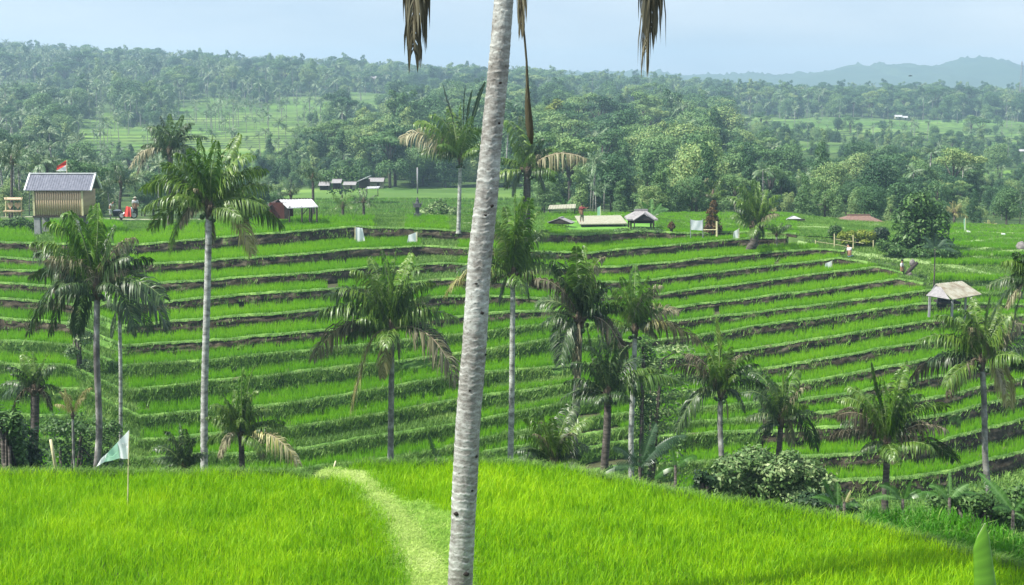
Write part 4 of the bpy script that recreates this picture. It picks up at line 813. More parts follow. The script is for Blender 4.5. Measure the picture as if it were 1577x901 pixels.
for hx, hy, hs in ((704, 787, 9), (718, 879, 10), (724, 597, 6), (716, 695, 0), (742, 480, 7), (748, 545, 5), (757, 316, 7), (733, 700, 6), (727, 752, 5), (748, 330, 5), (768, 190, 5), (770, 128, 5), (734, 435, 5), (700, 640, 0)):
    if not hs: continue
    p = P(hx, hy, YM); k = int(np.argmin(abs(zz - p.z))); cx_, rd = cxx[k], rw[k]; dx = np.clip((p.x - cx_) / rd, -0.93, 0.93); yy = YM - math.sqrt(1 - dx * dx) * rd * 0.985
    s = hs / 2 / F * YM * 1.15; mb = MB(); rr2 = random.Random(hx)
    mb.tube([Vector((cx_ + dx * rd, yy + 0.012, p.z)) - R0 + Vector((q * s, abs(q) * 0.008, rr2.uniform(-0.2, 0.2) * s)) for q in (-1, -0.6, 0, 0.6, 1)], [s * 0.15, s * 0.5, s * 0.72, s * 0.55, s * 0.12], 8)
    mb.build('hole', 'hole', root, True)
CM = Vector((cxx[-1], YM, zz[-1])) - R0
mb = MB(); mb.tube([CM + Vector((0, 0, z)) for z in (-0.25, -0.05, 0.25, 0.7)], [0.13, 0.21, 0.2, 0.05], 12); mb.build('leaf_sheath', 'fibre', root, True)
def pr(x, y, dy=0.0): return P(x, y, YM + dy) - R0
def hanging(pathpts, seed, kd, n, ll, wl, hang, start, rad=0.006, fwd=1.4, name='frond'):
    v = [Vector(p) for p in pathpts]; dense = []
    for a, b in zip(v[:-1], v[1:]):
        for q in range(4): dense.append(a.lerp(b, q / 4))
    dense.append(v[-1]); ma, rm = KIND[kd]
    obj(name, frond_mesh(dense, seed, n, ll=ll, wl=wl, rad=rad, hang=hang, start=start, mat=ma, fwd=fwd, rmat='fibre'), root)
hanging([CM, pr(750, -440), pr(690, -400), pr(652, -290), pr(643, -150), pr(641, -40), pr(637, 78)], 501, 'n', 62, 0.20, 0.0036, 2.2, 0.35, fwd=1.2)
hanging([CM, pr(745, -430, -0.2), pr(685, -380, -0.2), pr(650, -250, -0.1), pr(643, -110), pr(635, 50)], 502, 'n', 45, 0.18, 0.0034, 2.5, 0.35, fwd=1.2)
hanging([CM, pr(860, -460), pr(950, -420), pr(995, -300), pr(1006, -160), pr(1005, -40), pr(996, 80)], 503, 'n', 66, 0.22, 0.0038, 2.2, 0.35, fwd=1.2)
hanging([CM, pr(860, -430, 0.2), pr(945, -380, 0.2), pr(985, -250, 0.1), pr(1004, -110), pr(1002, 45)], 504, 'n', 50, 0.2, 0.0036, 2.5, 0.4, fwd=1.3)
hanging([CM, pr(806, -420, -0.25), pr(812, -300, -0.35), pr(806, -180, -0.3), pr(803, -60, -0.25), pr(802, 40, -0.22)], 505, 'n', 46, 0.17, 0.0034, 2.2, 0.4, fwd=1.6)
hanging([CM, pr(775, -420, -0.25), pr(770, -300, -0.3), pr(772, -180, -0.25), pr(772, -35, -0.22)], 506, 'n', 60, 0.13, 0.004, 2.2, 0.45, fwd=1.8)
# the long dry spathe swinging beside the trunk
mb = MB(); sp_ = [pr(800, -60, -0.2), pr(804, 20, -0.2), pr(808, 60, -0.2), pr(811, 95, -0.2), pr(812, 130, -0.2), pr(813, 165, -0.2), pr(815, 190, -0.2), pr(817, 208, -0.2), pr(819, 222, -0.2)]
mb.tube(sp_, [q / F * YM for q in (2.0, 1.6, 1.7, 1.7, 2.6, 5.0, 6.2, 5.4, 1.6)], 8); mb.build('dry_spathe', 'palm_brown', root, True)
hanging([pr(812, 110, -0.21), pr(812, 140, -0.22), pr(814, 180, -0.23), pr(816, 205, -0.23)], 507, 'n', 18, 0.22, 0.014, 2.5, 0.05, fwd=3.0, name='dry_strand')
for i in range(9):      # living fronds, above the picture, whose shade falls on the field
    a = 2 * PI * i / 9 + 0.4; h = Vector((math.cos(a), math.sin(a), 0)); L_ = 3.6
    obj('frond', frond_mesh(bez(CM + Vector((0, 0, 0.3)), CM + h * 1.5 + Vector((0, 0, 2.4)), CM + h * 3.2 + Vector((0, 0, 1.5))), 520 + i, 44, ll=0.2, wl=0.009, hang=0.5), root)

# ------------------------------------------------------------------ leafy trees and bushes
def crown_mesh(name, lobes, nleaf, size, mat, seed, fill=0.0, squash=0.75, hang=0.0):
    """leaf-sized faces spread through the shells of several lobes: (centre, radii)"""
    r = np.random.default_rng(seed); wv = np.array([l[1][0] * l[1][1] + l[1][0] * l[1][2] for l in lobes]); wv = wv / wv.sum(); V = []; rv = []
    for l, f in zip(lobes, wv):
        n = max(4, int(nleaf * f)); d = r.normal(0, 1, (n, 3)); d /= np.linalg.norm(d, axis=1)[:, None]; d[:, 2] = np.where(r.uniform(0, 1, n) < 0.45, np.abs(d[:, 2]), d[:, 2])
        lump = 1 + 0.22 * noise2(d[:, 0] * 2.1 + seed, d[:, 1] * 2.1 + d[:, 2] * 1.7, 0.9)
        rad = r.uniform(0.45, 1.0, n) ** 0.5 * lump * np.where(r.uniform(0, 1, n) < 0.12 + fill, r.uniform(1.0, 1.3, n), 1.0); p = np.array(l[0]) + d * np.array(l[1]) * rad[:, None]
        nrm = d * 0.8 + r.normal(0, 0.45, (n, 3)) + [0, 0, 0.35]; nrm /= np.linalg.norm(nrm, axis=1)[:, None]
        a = np.cross(nrm, r.normal(0, 1, (n, 3))); a[:, 2] -= hang; a /= np.linalg.norm(a, axis=1)[:, None]; b = np.cross(nrm, a); s = size * r.uniform(0.6, 1.35, n)[:, None]
        q = np.stack([p - a * s, p + b * s * 0.45 + a * s * 0.1, p + a * s, p - b * s * 0.45 + a * s * 0.1], 1); V.append(q.reshape(-1, 3)); base = r.uniform(0, 0.25); rv.append(np.repeat(np.clip(base + r.uniform(0, 0.75, n), 0, 1), 4))
    V = np.concatenate(V); return mesh_np(name, V, [np.arange(len(V)).reshape(-1, 4)], mat, {'rnd': np.concatenate(rv)})
def rand_lobes(rr, h, rad, kind):
    L = []
    if kind == 'round':
        for i in range(12): a = rr.uniform(0, 6.28); d = rr.uniform(0.15, 0.68) * rad; q = rr.uniform(0.36, 0.58) * rad; L.append(((math.cos(a) * d, math.sin(a) * d, h * rr.uniform(0.30, 0.86)), (q, q, q * 0.85)))
        L.append(((0, 0, h * 0.78), (rad * 0.6, rad * 0.6, h * 0.2)))
    elif kind == 'tall':
        for i in range(11): s = i / 10; a = rr.uniform(0, 6.28); q = rad * (0.62 - 0.35 * s) * rr.uniform(0.8, 1.15); L.append(((math.cos(a) * rad * 0.3, math.sin(a) * rad * 0.3, h * (0.16 + 0.78 * s)), (q, q, q * 0.9)))
    elif kind == 'flat':
        for i in range(10): a = rr.uniform(0, 6.28); d = rr.uniform(0.2, 0.85) * rad; q = rr.uniform(0.3, 0.45) * rad; L.append(((math.cos(a) * d, math.sin(a) * d, h * (rr.uniform(0.72, 0.93) if i < 7 else rr.uniform(0.25, 0.6))), (q, q, q * (0.38 if i < 7 else 0.8))))
    elif kind == 'bamboo':
        for i in range(12): a = rr.uniform(0, 6.28); d = rr.uniform(0.2, 0.9) * rad; q = rr.uniform(0.22, 0.4) * rad; L.append(((math.cos(a) * d, math.sin(a) * d, h * rr.uniform(0.25, 0.95) * (1 - 0.25 * d / rad)), (q, q, q * 1.5)))
    elif kind == 'bush':
        for i in range(8): a = rr.uniform(0, 6.28); d = rr.uniform(0.1, 0.7) * rad; q = rr.uniform(0.35, 0.6) * rad; L.append(((math.cos(a) * d, math.sin(a) * d, h * rr.uniform(0.3, 0.72)), (q, q, q * 0.7)))
    return L
def tree_trunk(rr, h, rad, lobes, mat='bark_dark'):
    mb = MB(); top = h * 0.7; mb.tube([(0, 0, -1.0), (rr.uniform(-.2, .2), 0, h * 0.25), (rr.uniform(-.4, .4), rr.uniform(-.3, .3), h * 0.5), (0, 0, top)], [h * 0.028, h * 0.022, h * 0.016, h * 0.008], 7)
    for l in lobes[:6]: c = Vector(l[0]); mb.tube([(0, 0, h * rr.uniform(0.3, 0.5)), c * 0.55 + Vector((0, 0, h * 0.2)), c], [h * 0.012, h * 0.008, h * 0.003], 5)
    return mb.mesh('trunk', mat, True)
PROTO = []
for i, (kd, h, rad, nl, sz) in enumerate([('round', 12, 5.0, 6500, 0.25), ('round', 10, 4.4, 5600, 0.24), ('tall', 15, 4.0, 6500, 0.25), ('flat', 14, 5.6, 5200, 0.25), ('bamboo', 11, 4.6, 6000, 0.24), ('round', 8, 3.8, 4800, 0.23), ('tall', 11, 3.2, 4800, 0.23), ('round', 13, 5.6, 7500, 0.26)]):
    rr = random.Random(900 + i); lob = rand_lobes(rr, h, rad, kd); PROTO.append((crown_mesh('crown', lob, nl, sz, 'tree_far', 950 + i, hang=0.8 if kd == 'bamboo' else 0.2), tree_trunk(rr, h, rad, lob), kd))
def far_palm_mesh(seed):
    rr = random.Random(seed); h = rr.uniform(8, 12); V = []; Fq = []; R = []
    mbT = MB(); lean = rr.uniform(-0.8, 0.8); mbT.tube([(0, 0, -0.8), (lean * 0.3, 0, h * 0.5), (lean, 0, h)], [0.2, 0.15, 0.13], 6); crown = []; c = Vector((lean, 0, h)); allV = []; allF = []; allR = []; off = 0
    for i in range(17):
        a = 2 * PI * i / 17 * 2.4 + rr.uniform(-0.3, 0.3); el = math.radians(rr.uniform(-25, 70)); L_ = rr.uniform(2.8, 3.7); hh = Vector((math.cos(a), math.sin(a), 0)); c1 = c + (hh * math.cos(el) + Vector((0, 0, math.sin(el)))) * L_ * 0.6
        e = c + hh * L_ * 0.8 * math.cos(el * 0.75) + Vector((0, 0, L_ * (math.sin(el) * 0.85 - 0.34 * math.cos(el))))
        me = frond_mesh(bez(c, c1, e, 9), seed * 31 + i, 15, ll=0.26, wl=0.02, rad=0.016, hang=0.7, mat='palm_far')
        n = len(me.vertices); v = np.zeros(n * 3, np.float32); me.vertices.foreach_get('co', v); allV.append(v.reshape(-1, 3)); q = [tuple(p.vertices) for p in me.polygons]
        allF += [tuple(k + off for k in f) for f in q]; rv = np.zeros(n, np.float32); me.attributes['rnd'].data.foreach_get('value', rv); allR.append(rv); off += n; bpy.data.meshes.remove(me)
    V = np.concatenate(allV); f3 = [f for f in allF if len(f) == 3]; f4 = [f for f in allF if len(f) == 4]
    return mesh_np('crown', V, [f3, f4], 'palm_far', {'rnd': np.concatenate(allR)}), mbT.mesh('trunk', 'bark_grey', True)
PALMP = [far_palm_mesh(s) for s in (3, 4, 5, 6)]

# scatter over the far side
r = np.random.default_rng(77); cand = []
NCAND = 38000
u = r.uniform(-0.56, 0.56, NCAND); Y = np.sqrt(r.uniform(135 ** 2, 1180 ** 2, NCAND)); order = np.argsort(Y)
t_ = np.where(Y < 200, 0.08, far_t(u, Y)); infd = in_fields(u, t_); 
dens = noise2(u * Y, Y, 60.0)
grid = {}; TREES = []
for i in order:
    x, y = u[i] * Y[i], Y[i]
    if infd[i] and r.uniform() > (0.22 if xpx(u[i]) < 700 and Y[i] > 300 else 0.10): continue
    if y < col(YPE, u[i]) + (10 if xpx(u[i]) > 700 else 22): continue
    if y < 160 and xpx(u[i]) > 1380: continue
    # valley floor in the centre stays open
    xp = xpx(u[i]); 
    if y < 262 and 430 < xp < 830:
        if y < 158 or y > 235 or r.uniform() > 0.05: continue
    spc = (3.1 if y < 330 else 4.8 if y < 600 else 6.6)
    key = (int(x // spc), int(y // spc))
    if key in grid: continue
    grid[key] = 1; TREES.append((x, y, i, infd[i]))
print('trees', len(TREES))
recs = []
for (x, y, i, f) in TREES:
    uu1 = x / y; xp = xpx(uu1); left = np.clip((700 - xp) / 500, 0, 1)
    pm = r.uniform() < (0.10 + 0.48 * left + (0.10 if y > 700 else 0) + (0.7 if f else 0)) * (0.6 if 240 < y < 420 and xp > 450 else 1)
    base = np.interp(y, [170, 300, 450, 650, 1200], [0.50, 0.62, 0.74, 0.90, 1.0]) if xp < 560 else np.interp(y, [140, 190, 260, 400, 650, 1200], [0.42, 0.55, 0.75, 0.82, 0.85, 0.95]) if xp < 1180 else np.interp(y, [140, 190, 260, 400, 650, 1200], [0.38, 0.48, 0.56, 0.72, 0.85, 0.95])
    s = (0.62 + 0.85 * r.uniform() ** 1.6) * (0.72 if f else 1) * base
    if y < 262 and 430 < xp < 830: s = r.uniform(0.22, 0.36)
    if not f and 262 < y < 800 or (not f and y < 262 and not 430 < xp < 830):
        tb0 = -G(x, y) / y
        for hh_ in (3.0, 6.0, 9.0, 13.0):
            if in_fields(np.array([uu1]), np.array([tb0 - hh_ * s * 0.9 / y]))[0]: s *= 0.5; break
        if s < 0.32 and r.uniform() < 0.5: continue
    recs.append((x, y, G(x, y), s, r.uniform(0, 2 * PI), pm, int(r.integers(0, 1000)), f))
inview = [q for q in recs if abs(q[0] / q[1]) < 0.372]
trees = [q for q in inview if not q[5]]; palms = [q for q in inview if q[5]]
trees.sort(key=lambda q: q[1] / q[3]); palms.sort(key=lambda q: q[1] / q[3])
ind_t = trees[:285]; ind_p = palms[:200]; ids = set(id(q) for q in ind_t + ind_p)
def zone(x, y):
    u = x / y; a = ', far left' if u < -0.25 else ', left of centre' if u < -0.09 else ', centre' if u < 0.09 else ', right of centre' if u < 0.23 else ', far right'
    return a + (' at the hill foot' if y < 230 else ' low on the hill' if y < 330 else ' halfway up the hill' if y < 600 else ' near the skyline')
KW = {'round': ('broadleaf_tree', 'round-crowned broadleaf tree across the valley', 'broadleaf trees in the woods across the valley'),
      'tall': ('tall_tree', 'tall narrow tree across the valley', 'tall trees in the woods across the valley'),
      'flat': ('broadleaf_tree', 'flat-topped spreading tree across the valley', 'spreading trees in the woods across the valley'),
      'bamboo': ('bamboo_clump', 'feathery bamboo clump across the valley', 'bamboo clumps across the valley')}
for (x, y, z, s, a, pm, v, f) in ind_t:
    cm, tm, kd = PROTO[v % 8]; nm, lab, grp = KW[kd]; side = zone(x, y)
    rt = thing(nm, lab + side, 'tree' if kd != 'bamboo' else 'bamboo', (x, y, z - 0.2), a, grp + side); rt.scale = (s, s, s)
    obj('crown', cm, rt); obj('trunk', tm, rt)
for (x, y, z, s, a, pm, v, f) in ind_p:
    cm, tm = PALMP[v % 4]; side = zone(x, y)
    rt = thing('coconut_palm', 'coconut palm across the valley' + side, 'palm tree', (x, y, z - 0.2), a, 'coconut palms across the valley' + side); rt.scale = (s, s, s)
    obj('crown', cm, rt); obj('trunk', tm, rt)
rest = [q for q in recs if id(q) not in ids]
print('rest', len(rest))
pc = bpy.data.collections.new('tree_kinds')
names = []
for i, (cm, tm, kd) in enumerate(PROTO): 
    pass
def joined(cm, tm, nm):
    V = []; Fq = []; R = []; mi = []; off = 0
    for m_i, me in enumerate((cm, tm)):
        n = len(me.vertices); v = np.zeros(n * 3, np.float32); me.vertices.foreach_get('co', v); V.append(v.reshape(-1, 3)); rv = np.zeros(n, np.float32)
        me.attributes['rnd'].data.foreach_get('value', rv); R.append(rv); Fq += [tuple(k + off for k in p.vertices) for p in me.polygons]; mi += [m_i] * len(me.polygons); off += n
    me = bpy.data.meshes.new(nm); me.from_pydata(np.concatenate(V).tolist(), [], Fq); me.materials.append(cm.materials[0]); me.materials.append(tm.materials[0])
    at_ = me.attributes.new('rnd', 'FLOAT', 'POINT'); at_.data.foreach_set('value', np.concatenate(R)); me.polygons.foreach_set('material_index', np.array(mi, np.int32)); return me
for i, pr_ in enumerate(PROTO + PALMP):
    o = bpy.data.objects.new('kind_%02d' % i, joined(pr_[0], pr_[1], 'kind')); pc.objects.link(o)
pos = np.array([(q[0], q[1], q[2] - 0.2) for q in rest], np.float32); me = bpy.data.meshes.new('forest'); me.vertices.add(len(pos)); me.vertices.foreach_set('co', pos.ravel())
a1 = me.attributes.new('size', 'FLOAT', 'POINT'); a1.data.foreach_set('value', np.array([q[3] for q in rest], np.float32))
a2 = me.attributes.new('turn', 'FLOAT', 'POINT'); a2.data.foreach_set('value', np.array([q[4] for q in rest], np.float32))
a3 = me.attributes.new('which', 'INT', 'POINT'); a3.data.foreach_set('value', np.array([(8 + q[6] % 4) if q[5] else q[6] % 8 for q in rest], np.int32))
fo = obj('forest', me, kind='stuff'); fo['label'] = 'far woods of broadleaf trees and palms on the hills'
ng = bpy.data.node_groups.new('forest', 'GeometryNodeTree'); ng.interface.new_socket('Geometry', in_out='INPUT', socket_type='NodeSocketGeometry'); ng.interface.new_socket('Geometry', in_out='OUTPUT', socket_type='NodeSocketGeometry')
N = ng.nodes; L = ng.links; gi = N.new('NodeGroupInput'); go = N.new('NodeGroupOutput'); m2p = N.new('GeometryNodeMeshToPoints'); iop = N.new('GeometryNodeInstanceOnPoints'); ci = N.new('GeometryNodeCollectionInfo')
ci.inputs[0].default_value = pc; ci.inputs['Separate Children'].default_value = True; ci.inputs['Reset Children'].default_value = True
def na(nm, ty='FLOAT'):
    n = N.new('GeometryNodeInputNamedAttribute'); n.data_type = ty; n.inputs[0].default_value = nm; return n.outputs['Attribute']
cx3 = N.new('ShaderNodeCombineXYZ'); L.new(na('turn'), cx3.inputs[2]); cs = N.new('ShaderNodeCombineXYZ'); sz_ = na('size')
for k in range(3): L.new(sz_, cs.inputs[k])
L.new(gi.outputs[0], m2p.inputs[0]); L.new(m2p.outputs[0], iop.inputs['Points']); L.new(ci.outputs[0], iop.inputs['Instance']); iop.inputs['Pick Instance'].default_value = True
L.new(na('which', 'INT'), iop.inputs['Instance Index']); L.new(cx3.outputs[0], iop.inputs['Rotation']); L.new(cs.outputs[0], iop.inputs['Scale']); L.new(iop.outputs[0], go.inputs[0])
md = fo.modifiers.new('forest', 'NODES'); md.node_group = ng

# ------------------------------------------------------------------ placing things by where they stand
def hit(x, y, y0=25.0, y1=600.0):
    """the ground point seen at pixel (x, y), farther than y0"""
    a, dy, dz = dirp(x, y); Y = y0; prev = None
    while Y < y1:
        X = a / dy * Y; z = dz / dy * Y
        if z <= surf(X, Y) + 0.0: return Vector((X, Y, surf(X, Y)))
        Y += 0.25 if Y < 200 else 1.0
    return P(x, y, y1)
# ---- the bamboo shed on posts
YH = 112.0; pm_ = F / YH; gz = P(60, 350, YH).z
root = thing('bamboo_shed', 'bamboo-walled shed on concrete posts with a blue-grey metal roof', 'shed', (P(93, 332, YH).x, YH, gz)); R0 = Vector(root.location)
fz = P(60, 332, YH).z - R0.z; ez = P(60, 293, YH).z - R0.z; x0 = P(53, 330, YH).x - R0.x; x1 = P(129, 330, YH).x - R0.x; dp = 2.3
n = 20; wv = (x1 - x0 - 0.3) / n
mb = MB(); mb.tube([(0, 0, fz + 0.02), (0, 0, ez + 0.15)], wv * 0.52, 8); pmx = mb.mesh('bamboo_plank', 'bamboo_wall', True)
for i in range(n): obj('bamboo_plank', pmx, root, (x0 + 0.15 + wv * (i + 0.5), 0, random.uniform(-0.01, 0.01)))
for i in range(14):
    obj('bamboo_plank', pmx, root, (x0 + 0.02, 0.2 + i * 0.22, 0)); obj('bamboo_plank', pmx, root, (x1 - 0.02, 0.2 + i * 0.22, 0))
mb = MB(); mb.box(((x0 + x1) / 2, dp, (fz + ez) / 2), (x1 - x0, 0.1, ez - fz)); mb.build('rear_wall', 'bamboo_wall', root)
for xx in (x0 + 0.02, x1 - 0.06):
    mb = MB(); mb.box((xx, -0.07, (fz + ez) / 2), (0.15, 0.10, ez - fz)); mb.build('corner_post', 'bamboo_pole', root)
mb = MB(); mb.box(((x0 + x1) / 2, dp / 2, fz - 0.08), (x1 - x0 + 0.2, dp + 0.3, 0.14)); mb.build('floor', 'dark_wood', root)
for xx in (x0 + 0.2, x1 - 0.5):
    for yy in (0.1, dp - 0.2):
        mb = MB(); mb.box((xx, yy, (fz - 0.17) / 2 - 0.6), (0.48 if xx < 0 else 0.3, 0.4, fz - 0.15 + 1.2)); mb.build('post', 'concrete', root)
rz_ = P(60, 268, YH + 1.6).z - R0.z; rx0 = P(40, 290, YH).x - R0.x; rx1 = P(141, 290, YH).x - R0.x; dl = math.hypot(rz_ - ez, 1.45)
ncol = 26; wv = (rx1 - rx0) / ncol
for sgn in (1, -1):
    ang = math.atan2(rz_ - ez + 0.05, 1.45); rot = Euler((ang * sgn, 0, 0)); cy = 1.15 - sgn * 0.72; cz = (rz_ + ez) / 2
    mb = MB(); mb.box(((rx0 + rx1) / 2, cy, cz), (rx1 - rx0, dl, 0.05), rot)
    for i in range(ncol): mb.box((rx0 + wv * (i + 0.5), cy, cz + 0.035), (wv * 0.28, dl * 0.995, 0.04), rot)
    mb.build('roof_sheet', 'roof_slate', root)
    for xx in (rx0 - 0.02, rx1 + 0.02):
        mb = MB(); mb.box((xx, cy, cz + 0.03), (0.13, dl + 0.1, 0.14), rot); mb.build('barge_board', 'roof_trim', root)
mb = MB(); mb.box(((rx0 + rx1) / 2, 1.15, rz_ + 0.07), (rx1 - rx0 + 0.1, 0.26, 0.08)); mb.build('ridge_cap', 'roof_trim', root)

def flag(label, pole_base, pole_top, Y, shape, mat, mat2=None, thick=0.012, zb=None, name='flag', split=None, pmat='bamboo_pole', seed=0, fold=0.05):
    """cloth outline in pixels, hung from its pole, with folds in depth"""
    b = P(pole_base[0], pole_base[1], Y); t = P(pole_top[0], pole_top[1], Y)
    if zb is not None: b = Vector((b.x, Y, zb))
    root = thing(name, label, 'flag', tuple(b)); R0 = b
    mb = MB(); mb.tube([Vector((0, 0, -0.15)), (t - R0) * 0.5, t - R0], [thick * 1.15, thick, thick * 0.8], 6); mb.build('pole', pmat, root)
    def cloth(sh, nm, mt, off=0.0):
        # bilinear patch between four corners: top-hoist, top-fly, bottom-fly, bottom-hoist
        c = [P(a, d, Y) - R0 for a, d in sh]; n = 14; V = []; F_ = []
        for i in range(n + 1):
            for j in range(n + 1):
                s, q = i / n, j / n; p = (c[0] * (1 - s) + c[1] * s) * (1 - q) + (c[3] * (1 - s) + c[2] * s) * q
                wd = (c[1] - c[0]).length
                p = p + Vector((0, -abs(off) - fold * wd * (math.sin(s * 7 + seed + q * 2.5) * (0.3 + s) * 2 + 0.6 * math.sin(q * 5 + s * 3)), fold * 0.25 * wd * math.sin(s * 9 + seed) * s)); V.append(p)
        for i in range(n):
            for j in range(n): a = i * (n + 1) + j; F_.append((a, a + 1, a + n + 2, a + n + 1))
        m = MB(); m.add(V, F_); return m.build(nm, mt, root, True)
    if split is None: cloth(shape, 'cloth', mat)
    else:
        for sh, nm, mt in split: cloth(sh, nm, mt)
    return root
flag('red over white flag on a pole behind the ridge of the bamboo shed', (103, 330), (103, 246), 116,
     None, None, split=[([(102, 247), (88, 256), (87, 263), (102, 254)], 'red_band', 'cloth_red'), ([(102, 254.2), (87, 263.2), (86, 263.5), (102, 263.5)], 'white_band', 'cloth_white')], thick=0.05, seed=1)
# near flag: a white band at the pole, mint green towards the lower corner, thin dark printed arc and faint letters
nf_y = 23.4
rt = flag('pale green and white flag drooping from a thin pole in the near rice at left', (195.5, 775), (199, 665), nf_y, None, None,
     split=[([(199, 662), (181, 681), (184, 706), (197, 707)], 'white_panel', 'cloth_white'), ([(181, 681), (166, 697), (160, 712), (184, 706)], 'mint_panel', 'cloth_mint'), ([(166, 697), (156, 706), (148, 719), (160, 712)], 'white_tip', 'cloth_white')], thick=0.011, zb=-7.0, seed=2, fold=0.03)
R0 = Vector(rt.location); mb = MB()
mb.tube([P(a, b, nf_y - 0.07) - R0 for a, b in ((163, 700), (168, 704), (174, 703), (180, 697))], 0.005, 4); mb.build('printed_arc', 'cloth_mint', rt)
mb = MB()
for (a, b, c, d) in ((188, 683, 188, 690), (188, 683, 191, 683), (191, 683, 191, 690), (194, 682, 194, 689), (194, 689, 197, 688)): mb.tube([P(a, b, nf_y - 0.08) - R0, P(c, d, nf_y - 0.08) - R0], 0.0035, 4)
mb.build('faint_lettering', 'metal_grey', rt)['kind'] = 'stuff'
def standon(x, y, y0=60): h_ = hit(x, y, y0); return h_
h_ = standon(553, 384, 85); flag('white flag with a notched top on the second terrace, left of the other hilltop flag', (547, 384), (547, 349), h_.y, [(547, 350), (558, 351), (562, 371), (548, 374)], 'cloth_white', thick=0.045, zb=h_.z, seed=3)
h_ = standon(642, 390, 85); flag('pale mint flag flying left from its pole above the middle palm', (642, 392), (642, 357), h_.y, [(643, 357), (629, 362), (626, 377), (643, 377)], 'cloth_white', thick=0.045, zb=h_.z, seed=4)
h_ = standon(1138, 386, 85); flag('pale flag on a pole right of the brown shrub', (1138, 392), (1138, 352), h_.y, [(1139, 351), (1130, 357), (1128, 371), (1139, 370)], 'cloth_white', thick=0.045, zb=h_.z, seed=5)
h_ = standon(1281, 425, 85); flag('white and mint flag on the terraces near the diagonal path', (1281, 436), (1281, 402), h_.y, [(1282, 401), (1271, 406), (1268, 421), (1281, 420)], 'cloth_white', thick=0.045, zb=h_.z, seed=6)
h_ = standon(923, 338, 100); flag('narrow mint green banner standing behind the pale mat roof', (925, 336), (925, 317), 128, [(925, 317), (920, 320), (920, 334), (926, 334)], 'cloth_mint', thick=0.03, seed=7, fold=0.02)
flag('tall pale mint banner on the far right plateau', (1486, 360), (1487, 334), 128, [(1487, 335), (1484, 338), (1485, 356), (1488, 356)], 'cloth_mint', thick=0.03, seed=8, fold=0.02)
# white banner stretched between two posts
Yb = 112.0; b = P(1073, 360, Yb); root = thing('banner', 'plain white cloth banner stretched beside the brown clipped shrub', 'banner', tuple(b)); R0 = b
for xx in (1063.5, 1082.5): mb = MB(); mb.tube([P(xx, 366, Yb) - R0, P(xx, 337, Yb) - R0], 0.035, 6); mb.build('post', 'metal_grey', root)
mb = MB(); c = [P(a, d, Yb - 0.05) - R0 for a, d in ((1064, 338), (1082, 339), (1082, 355), (1064.5, 354))]; V = []; Fq = []
for i in range(9):
    for j in range(9): s, q = i / 8, j / 8; p = (c[0] * (1 - s) + c[1] * s) * (1 - q) + (c[3] * (1 - s) + c[2] * s) * q; V.append(p + Vector((0, 0.04 * math.sin(s * 9) * math.sin(q * 4), -0.06 * math.sin(s * PI) * (1 - q))))
for i in range(8):
    for j in range(8): a = i * 9 + j; Fq.append((a, a + 1, a + 10, a + 9))
mb.add(V, Fq); mb.build('cloth', 'cloth_white', root, True)

